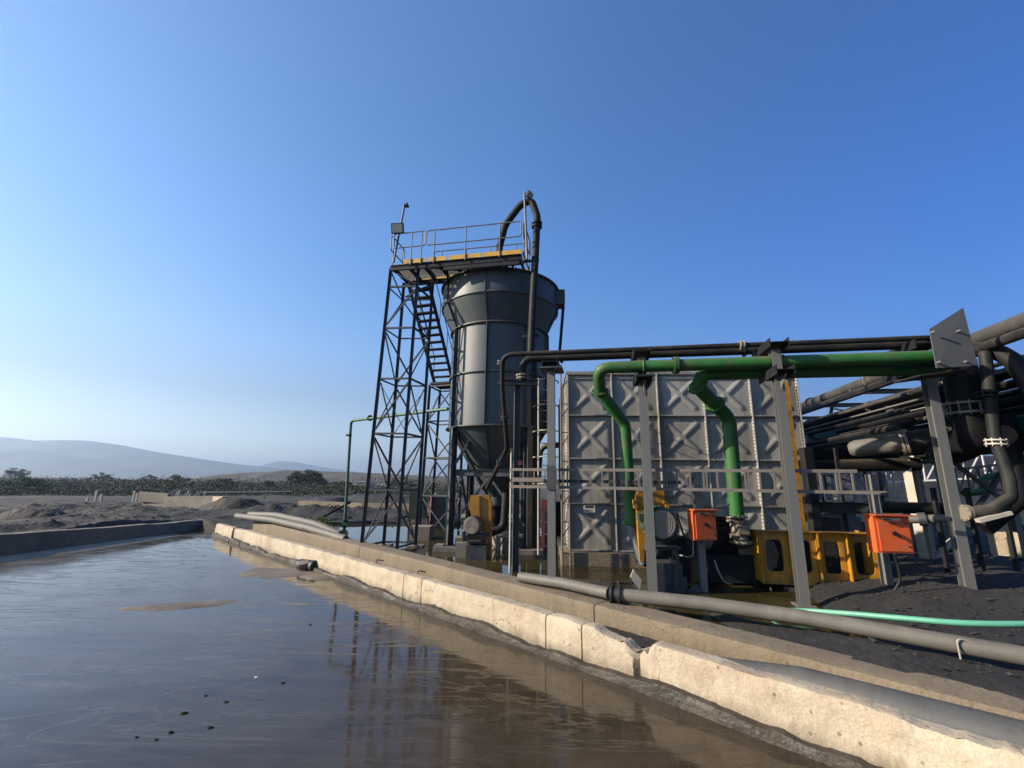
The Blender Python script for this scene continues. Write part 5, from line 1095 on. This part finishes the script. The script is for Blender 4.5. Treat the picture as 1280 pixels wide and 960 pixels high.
for i, (x, y, h) in enumerate([(118, 629, .95), (125, 629, .7), (166, 626, .75), (170, 626, .6), (108, 630, .5)]):
    p = at(x, y, 36); mb = MB(); mb.bar(V(p.x, p.y, p.z - .5), V(p.x + .05 * rr.random(), p.y, p.z + h), .16, .12); one('marker_post', mb, M['pale'], ['tall pale marker post on the far left bank', 'short pale post right beside the tall marker post', 'pale post left of the culvert, taller one', 'pale post left of the culvert, shorter one', 'lowest pale stub on the far left bank'][i], 'post')
for i in range(12):
    x = 196 + i * 5 + rr.random() * 3; p = at(x, 619, 31); mb = MB(); mb.bar(V(p.x, p.y, p.z - .2), V(p.x + .3 * (rr.random() - .5), p.y + .1, p.z + .12 + .3 * rr.random()), .05, .05); one('fence_stub', mb, M['pale'], 'small crooked pale stub standing on the culvert headwall', 'stub', 'stubs on the culvert headwall')
t = thing('far_pipe', at(255, 615.5, 42), 'long thin level pipe on a leaning stand across the far bank', 'pipe')
mb = MB(); mb.tube([at(252, 616, 42), at(366, 615, 42)], .1, 10); mb.build('pipe_body', M['steel'], t); mb = MB(); mb.bar(at(329, 624, 42), at(334, 611, 42), .12); mb.build('stand', M['rail'], t)
def heap(c, sx, sy, h, label, m, seed, cat='heap', flat=1.0):
    k = 44; vs = []; u = np.linspace(-1, 1, k); XX, YY = np.meshgrid(u, u); rr_ = np.sqrt(XX ** 2 + YY ** 2)
    nz = fbm(XX * 2.2 + seed, YY * 2.2 + seed, 5); base = np.clip(1.0 - rr_ * (1 + .25 * nz), 0, 1); ZZ = h * np.minimum(base * 1.25, flat * .8) * (1 + .12 * nz) - .15 + .06 * fbm(XX * 9 + seed, YY * 9, 4)
    for j in range(k):
        for i in range(k): vs.append((c[0] + sx * XX[j, i], c[1] + sy * YY[j, i], c[2] + ZZ[j, i]))
    mb = MB(); mb.add(vs, [(j * k + i, j * k + i + 1, (j + 1) * k + i + 1, (j + 1) * k + i) for j in range(k - 1) for i in range(k - 1)])
    return one('coal_heap', mb, m, label, cat)
COAL = mat('coal', (.022, .021, .022), .7, .5, 1.6, (.06, .052, .04), .5, .6, bump=1.0, bump_scale=4, coords='World', fine=.4)
p = gz(45, 640, .4); heap((p.x, p.y, .15), 2.2, 1.3, .7, 'low dark mud heap on the left bank', gm, 3)
p = gz(340, 632, .3); heap((p.x, p.y - 1, .0), 4.6, 1.6, .9, 'rough black spoil heap beyond the far end of the walls', COAL, 5)
p = gz(300, 634, .3); heap((p.x, p.y - .5, .0), 2.6, 1.4, 1.25, 'rough brown black spoil heap beside the sunlit culvert end', gm, 8)
p = at(412, 636, 38); heap((p.x, p.y, -.2), 3.0, 1.6, 1.25, 'steep black coal face left of the green stand pipe', COAL, 11)
p = at(490, 636, 44); heap((p.x, p.y, -.3), 7.5, 3, 1.9, 'wide dark coal bank behind the stair tower', COAL, 13, flat=.8)
p = at(425, 655, 24); heap((p.x, p.y, -.1), 1.4, .8, .55, 'small dark mud hump at the foot of the green stand pipe', gm, 17)
mb = MB(); a, b = at(375, 640, 31), at(455, 645, 29); mb.bar(V(a.x, a.y, .35), V(b.x, b.y, .35), .5, .6); mb.bar(V(b.x, b.y, .35), V(b.x + 5, b.y - 1, .35), .5, .6); one('far_kerb', mb, M['conc_b'], 'long brown concrete kerb on the far bank behind the stand pipe', 'kerb')
p = at(1130, 620, 31); heap((p.x + 2, p.y, -.2), 20, 8, 6.2, 'long black heap added as a dark mass far behind the right hand pipes', COAL, 31, flat=.9)  # added dark mass, deepens the shade behind the pipes
# black mud heaps by the right columns
p = gz(1255, 735, .2); heap((p.x + .6, p.y + 1.2, .1), 2.2, 1.5, .5, 'lumpy black mud heap at the right frame edge', gm, 21)
p = gz(1130, 715, .2); heap((p.x, p.y + .6, .12), 1.8, 1.0, .3, 'low black mud heap between the yellow box and fourth column', gm, 25)

# weeds on the far bank, leaves as small faces
def leaves(mb, rng, c, s, n, size, squash=1.0, top=None):
    C = np.array(c); out = []
    p = rng.normal(size=(n, 3)); p /= np.linalg.norm(p, axis=1)[:, None]; p *= (rng.random(n) ** .45)[:, None]; p[:, 2] *= squash
    P = C + p * np.array(s)
    a = rng.normal(size=(n, 3)); a /= np.linalg.norm(a, axis=1)[:, None]; b = np.cross(a, rng.normal(size=(n, 3))); b /= np.linalg.norm(b, axis=1)[:, None]
    sz = size * (.6 + .8 * rng.random(n))[:, None]
    o = len(mb.v); Q = np.stack([P - a * sz, P + b * sz * .6, P + a * sz, P - b * sz * .6], 1).reshape(-1, 3)
    mb.v += [tuple(q) for q in Q]; mb.f += [(o + 4 * i, o + 4 * i + 1, o + 4 * i + 2, o + 4 * i + 3) for i in range(n)]; mb.mi += [0] * n
rng = np.random.default_rng(3)
for i, (x, y, Y, s, m, lab, cat) in enumerate([(391, 655, 19.5, (.9, .6, .28), 'weed', 'patch of yellow green weeds behind the inner wall', 'weeds'), (415, 640, 26, (.6, .5, .5), 'leaf_d', 'dry grey bush beside the leaning dark beam', 'bush')]):
    p = at(x, y, Y); mb = MB(); leaves(mb, rng, (p.x, p.y, .25), s, 900, .045)
    for k in range(40): c = V(p.x + s[0] * (rng.random() - .5) * 1.6, p.y + s[1] * (rng.random() - .5) * 1.6, .05); mb.bar(c, c + V(.1 * (rng.random() - .5), 0, .3 + .3 * rng.random()), .008)
    one('weed_patch', mb, M[m], lab, cat)

def lumps(name, rng, xs, ys, n, s0, s1, m, label, sink=.3):
    X_ = rng.uniform(*xs, n); Y_ = rng.uniform(*ys, n); keep = (np.abs(Y_ - line_y(INNER, X_) - .1) > .55) & ((Y_ > line_y(INNER, X_)) | (X_ < -15.2)); X_, Y_ = X_[keep], Y_[keep]
    Z_ = ground_h(X_, Y_); k = Z_ > .03; X_, Y_, Z_ = X_[k], Y_[k], Z_[k]; n = len(X_)
    S = s0 + (s1 - s0) * rng.random(n) ** 3; base = np.array([(1, 0, 0), (.3, .9, .1), (-.8, .5, 0), (-.7, -.7, .1), (.4, -.95, 0), (.1, .1, .8), (.0, -.1, -.8)])
    fs = [(0, 1, 5), (1, 2, 5), (2, 3, 5), (3, 4, 5), (4, 0, 5), (1, 0, 6), (2, 1, 6), (3, 2, 6), (4, 3, 6), (0, 4, 6)]
    mb = MB(); A = rng.random(n) * 6.28
    for i in range(n):
        c, s_ = math.cos(A[i]), math.sin(A[i]); q = base * (1 + .35 * (rng.random(base.shape) - .5)) * S[i]
        mb.add([(X_[i] + p[0] * c - p[1] * s_, Y_[i] + p[0] * s_ + p[1] * c, Z_[i] + p[2] * .7 + S[i] * .3) for p in q], fs)
    o = mb.build(name, m, smooth=False); tag(o, label, 'rubble', kind='stuff'); return o
rng = np.random.default_rng(21)
CLOD = mat('dark_clods', (.02, .018, .016), .8, .6, 3, (.07, .055, .04), .5, .5, coords='World')
lumps('mud_clods', rng, (4.5, 13), (3, 14), 4200, .006, .045, CLOD, 'black clods and coal crumbs scattered over the mud by the right columns')
lumps('bank_rubble', rng, (-30, -14.9), (8, 36), 1800, .015, .09, CLOD, 'dark rubble scattered over the left bank')
lumps('bank_rubble', rng, (-15, 8), (23, 40), 1800, .015, .1, CLOD, 'dark rubble scattered over the far bank behind the pool')
# ------------------------------------------------------------------ scrub, trees, buildings, hills
def gh(x, y): return float(ground_h(np.array(float(x)), np.array(float(y))))
mb = MB(); rng = np.random.default_rng(12)
for i in range(1300):
    Y = 62 * math.exp(rng.random() * 1.75); ax = -.62 * 640 + rng.random() * 640 * 1.0; px = -60 + rng.random() * 640
    X_ = (px - 640) / 560 * Y; s = .7 + rng.random() ** 2 * 2.6; 
    leaves(mb, rng, (X_, Y, gh(X_, Y) + s * .5), (s * 1.6, s * 1.3, s * .62), 130, .05 + Y * .0008)
scrub = mb.build('scrub', M['leaf_d']); tag(scrub, 'broad belt of grey green thorn scrub across the plain', 'scrub', kind='stuff')
def tree(name, x, yb, Y, w, h, label, m, seed, nclump, trunk=.35):
    rng = np.random.default_rng(seed); b = at(x, yb, Y); g = V(b.x, b.y, gh(b.x, b.y)); t = thing(name, g, label, 'tree')
    mb = MB(); limbs = []
    for k in range(5):
        a = k * 1.26 + rng.random(); e = g + V(math.cos(a) * w * .3, math.sin(a) * w * .25, h * (.62 + .15 * rng.random())); s0_ = g + V(0, 0, h * trunk * .6)
        mb.tube([g + V(.03 * k, 0, -.1), s0_, (s0_ + e) / 2 + V(0, 0, h * .06), e], [w * .03, w * .025, w * .016, w * .008], 7)
    mb.build('trunk', M['bark'], t)
    mb = MB()
    for k in range(nclump):
        a = rng.random() * 6.28; r = w * .5 * math.sqrt(rng.random()); dome = math.sqrt(max(.05, 1 - (r / (w * .5)) ** 2))
        c = g + V(r * math.cos(a), r * math.sin(a) * .8, h * (trunk + .12 + (1 - trunk - .2) * dome * (.35 + .6 * rng.random())))
        leaves(mb, rng, c, (w * .11, w * .1, h * .075), 90, w * .012 + .04)
    mb.build('crown', m, t)
tree('acacia_tree', 382, 613, 115, 9.5, 6.2, 'wide flat crowned acacia standing alone before the grey dump', M['leaf'], 1, 110, .12)
tree('bush_tree', 24, 622, 75, 7.5, 3.4, 'bright green bushy thicket at the left edge of the plain', M['leaf_g'], 2, 60, .05)
tree('bush_tree', 215, 612, 110, 9, 4.5, 'mid green rounded bush tree behind the culvert', M['leaf_g'], 3, 50, .08)
tree('bush_tree', 275, 612, 130, 8, 4, 'dark bushy tree right of the culvert end', M['leaf'], 4, 45, .1)
tree('bush_tree', 18, 604, 230, 12, 9, 'dark broad tree on the skyline at the left edge', M['leaf'], 5, 50, .15)
tree('bush_tree', 125, 604, 210, 9, 6, 'dark round tree on the plain skyline left of the culvert', M['leaf'], 6, 40, .1)
tree('bush_tree', 185, 605, 240, 10, 6, 'dark low tree on the skyline above the culvert', M['leaf'], 7, 40, .1)
tree('bush_tree', 330, 613, 120, 7, 3.2, 'low grey green bush tree before the dump slope', M['leaf_d'], 8, 40, .08)
tree('bush_tree', 425, 614, 105, 8, 3, 'low dark bush tree left of the white building', M['leaf_d'], 9, 40, .08)
tree('bush_tree', 505, 614, 95, 7, 4.2, 'dark bush tree seen through the stair tower legs', M['leaf'], 10, 40, .08)
p = at(452, 612, 150); t = thing('white_building', V(p.x, p.y, gh(p.x, p.y)), 'small white flat roofed building in front of the dump', 'building'); g0 = gh(p.x, p.y)
mb = MB(); mb.sbox((p.x - 3.5, p.y, g0), (p.x + 2.6, p.y + 4, g0 + 3.0)); mb.sbox((p.x + 2.7, p.y + .5, g0), (p.x + 8.5, p.y + 4, g0 + 2.4)); mb.build('walls', M['white'], t)
mb = MB(); mb.sbox((p.x - 3.7, p.y - .2, g0 + 3.01), (p.x + 2.65, p.y + 4.2, g0 + 3.2)); mb.build('roof', M['white'], t)
for k in range(4): mb = MB(); mb.sbox((p.x - 2.8 + k * 2.6, p.y - .05 + (.5 if k > 1 else 0), g0 + 1), (p.x - 1.9 + k * 2.6, p.y + .1 + (.5 if k > 1 else 0), g0 + 1.9)); mb.build('window', M['steel'], t)

def ridge(name, prof, Y, depth, m, seed, amp, base=-4):
    """a hill whose crest follows measured heights, with its own slopes front and back"""
    cr = [at(x, y, Y) for x, y in prof]; xs = [c.x for c in cr]; zs = [c.z for c in cr]
    nu, nv = 220, 34; XX = np.linspace(xs[0], xs[-1], nu); ZC = np.interp(XX, xs, zs); vs = []
    for j in range(nv):
        v = -1 + 2 * j / (nv - 1); k = (1 - abs(v)) ** .9
        for i in range(nu):
            n_ = fbm(np.array(XX[i] / depth * 3 + seed), np.array(v * 3.1 + seed), 5)
            vs.append((XX[i], Y + v * depth, base + (max(ZC[i], base) - base) * k * (1 + amp * float(n_) * (1 - k) * 2.2)))
    mb = MB(); mb.add(vs, [(j * nu + i, j * nu + i + 1, (j + 1) * nu + i + 1, (j + 1) * nu + i) for j in range(nv - 1) for i in range(nu - 1)])
    return structure(mb.build(name, m, ang=80))
HILL = mat('haze_tinted_hillside', (.045, .055, .055), .9, .35, .006, (.04, .05, .045), .6, .004, coords='World')  # slight blue of the distance haze put into the hill colour
DUMP = mat('grassed_dump', (.06, .051, .036), .9, .25, .05, (.036, .035, .027), .6, .02, coords='World', fine=.1)
ridge('mountain', [(-900, 592), (-500, 560), (-250, 545), (-100, 541), (0, 545), (50, 550), (110, 549.5), (150, 555), (200, 565), (250, 573), (300, 580), (345, 585), (400, 592), (450, 599)], 2700, 900, HILL, 2, .5)
ridge('distant_hill', [(300, 597), (335, 580), (350, 575.5), (370, 577), (400, 583), (450, 590), (520, 596), (560, 601)], 4700, 900, HILL, 9, .3)
ridge('distant_hill', [(1000, 600), (1100, 590), (1300, 585), (1500, 600)], 3800, 700, HILL, 19, .3)
ridge('mine_dump', [(225, 605), (250, 600), (275, 594.5), (300, 590.5), (340, 589.5), (362, 587), (400, 588.5), (470, 591), (530, 594), (600, 597), (700, 603), (820, 609)], 360, 75, DUMP, 5, .35, base=-2.5)

# ------------------------------------------------------------------ haze
hz = bpy.data.materials.new('haze'); hz.use_nodes = True; N = hz.node_tree.nodes; N.remove(N['Principled BSDF'])
pv = N.new('ShaderNodeVolumePrincipled'); pv.inputs['Color'].default_value = (.62, .79, 1, 1); pv.inputs['Density'].default_value = .0003; pv.inputs['Anisotropy'].default_value = .6
hz.node_tree.links.new(pv.outputs[0], N['Material Output'].inputs['Volume'])
zmax = max((o.matrix_world @ Vector(c)).z for o in bpy.data.objects if o.type == 'MESH' for c in o.bound_box) if False else 330
mb = MB(); mb.sbox((-9400, -9400, -8), (9400, 9400, 330)); h_ = mb.build('haze', hz, smooth=False); h_['kind'] = 'stuff'; h_.visible_shadow = True
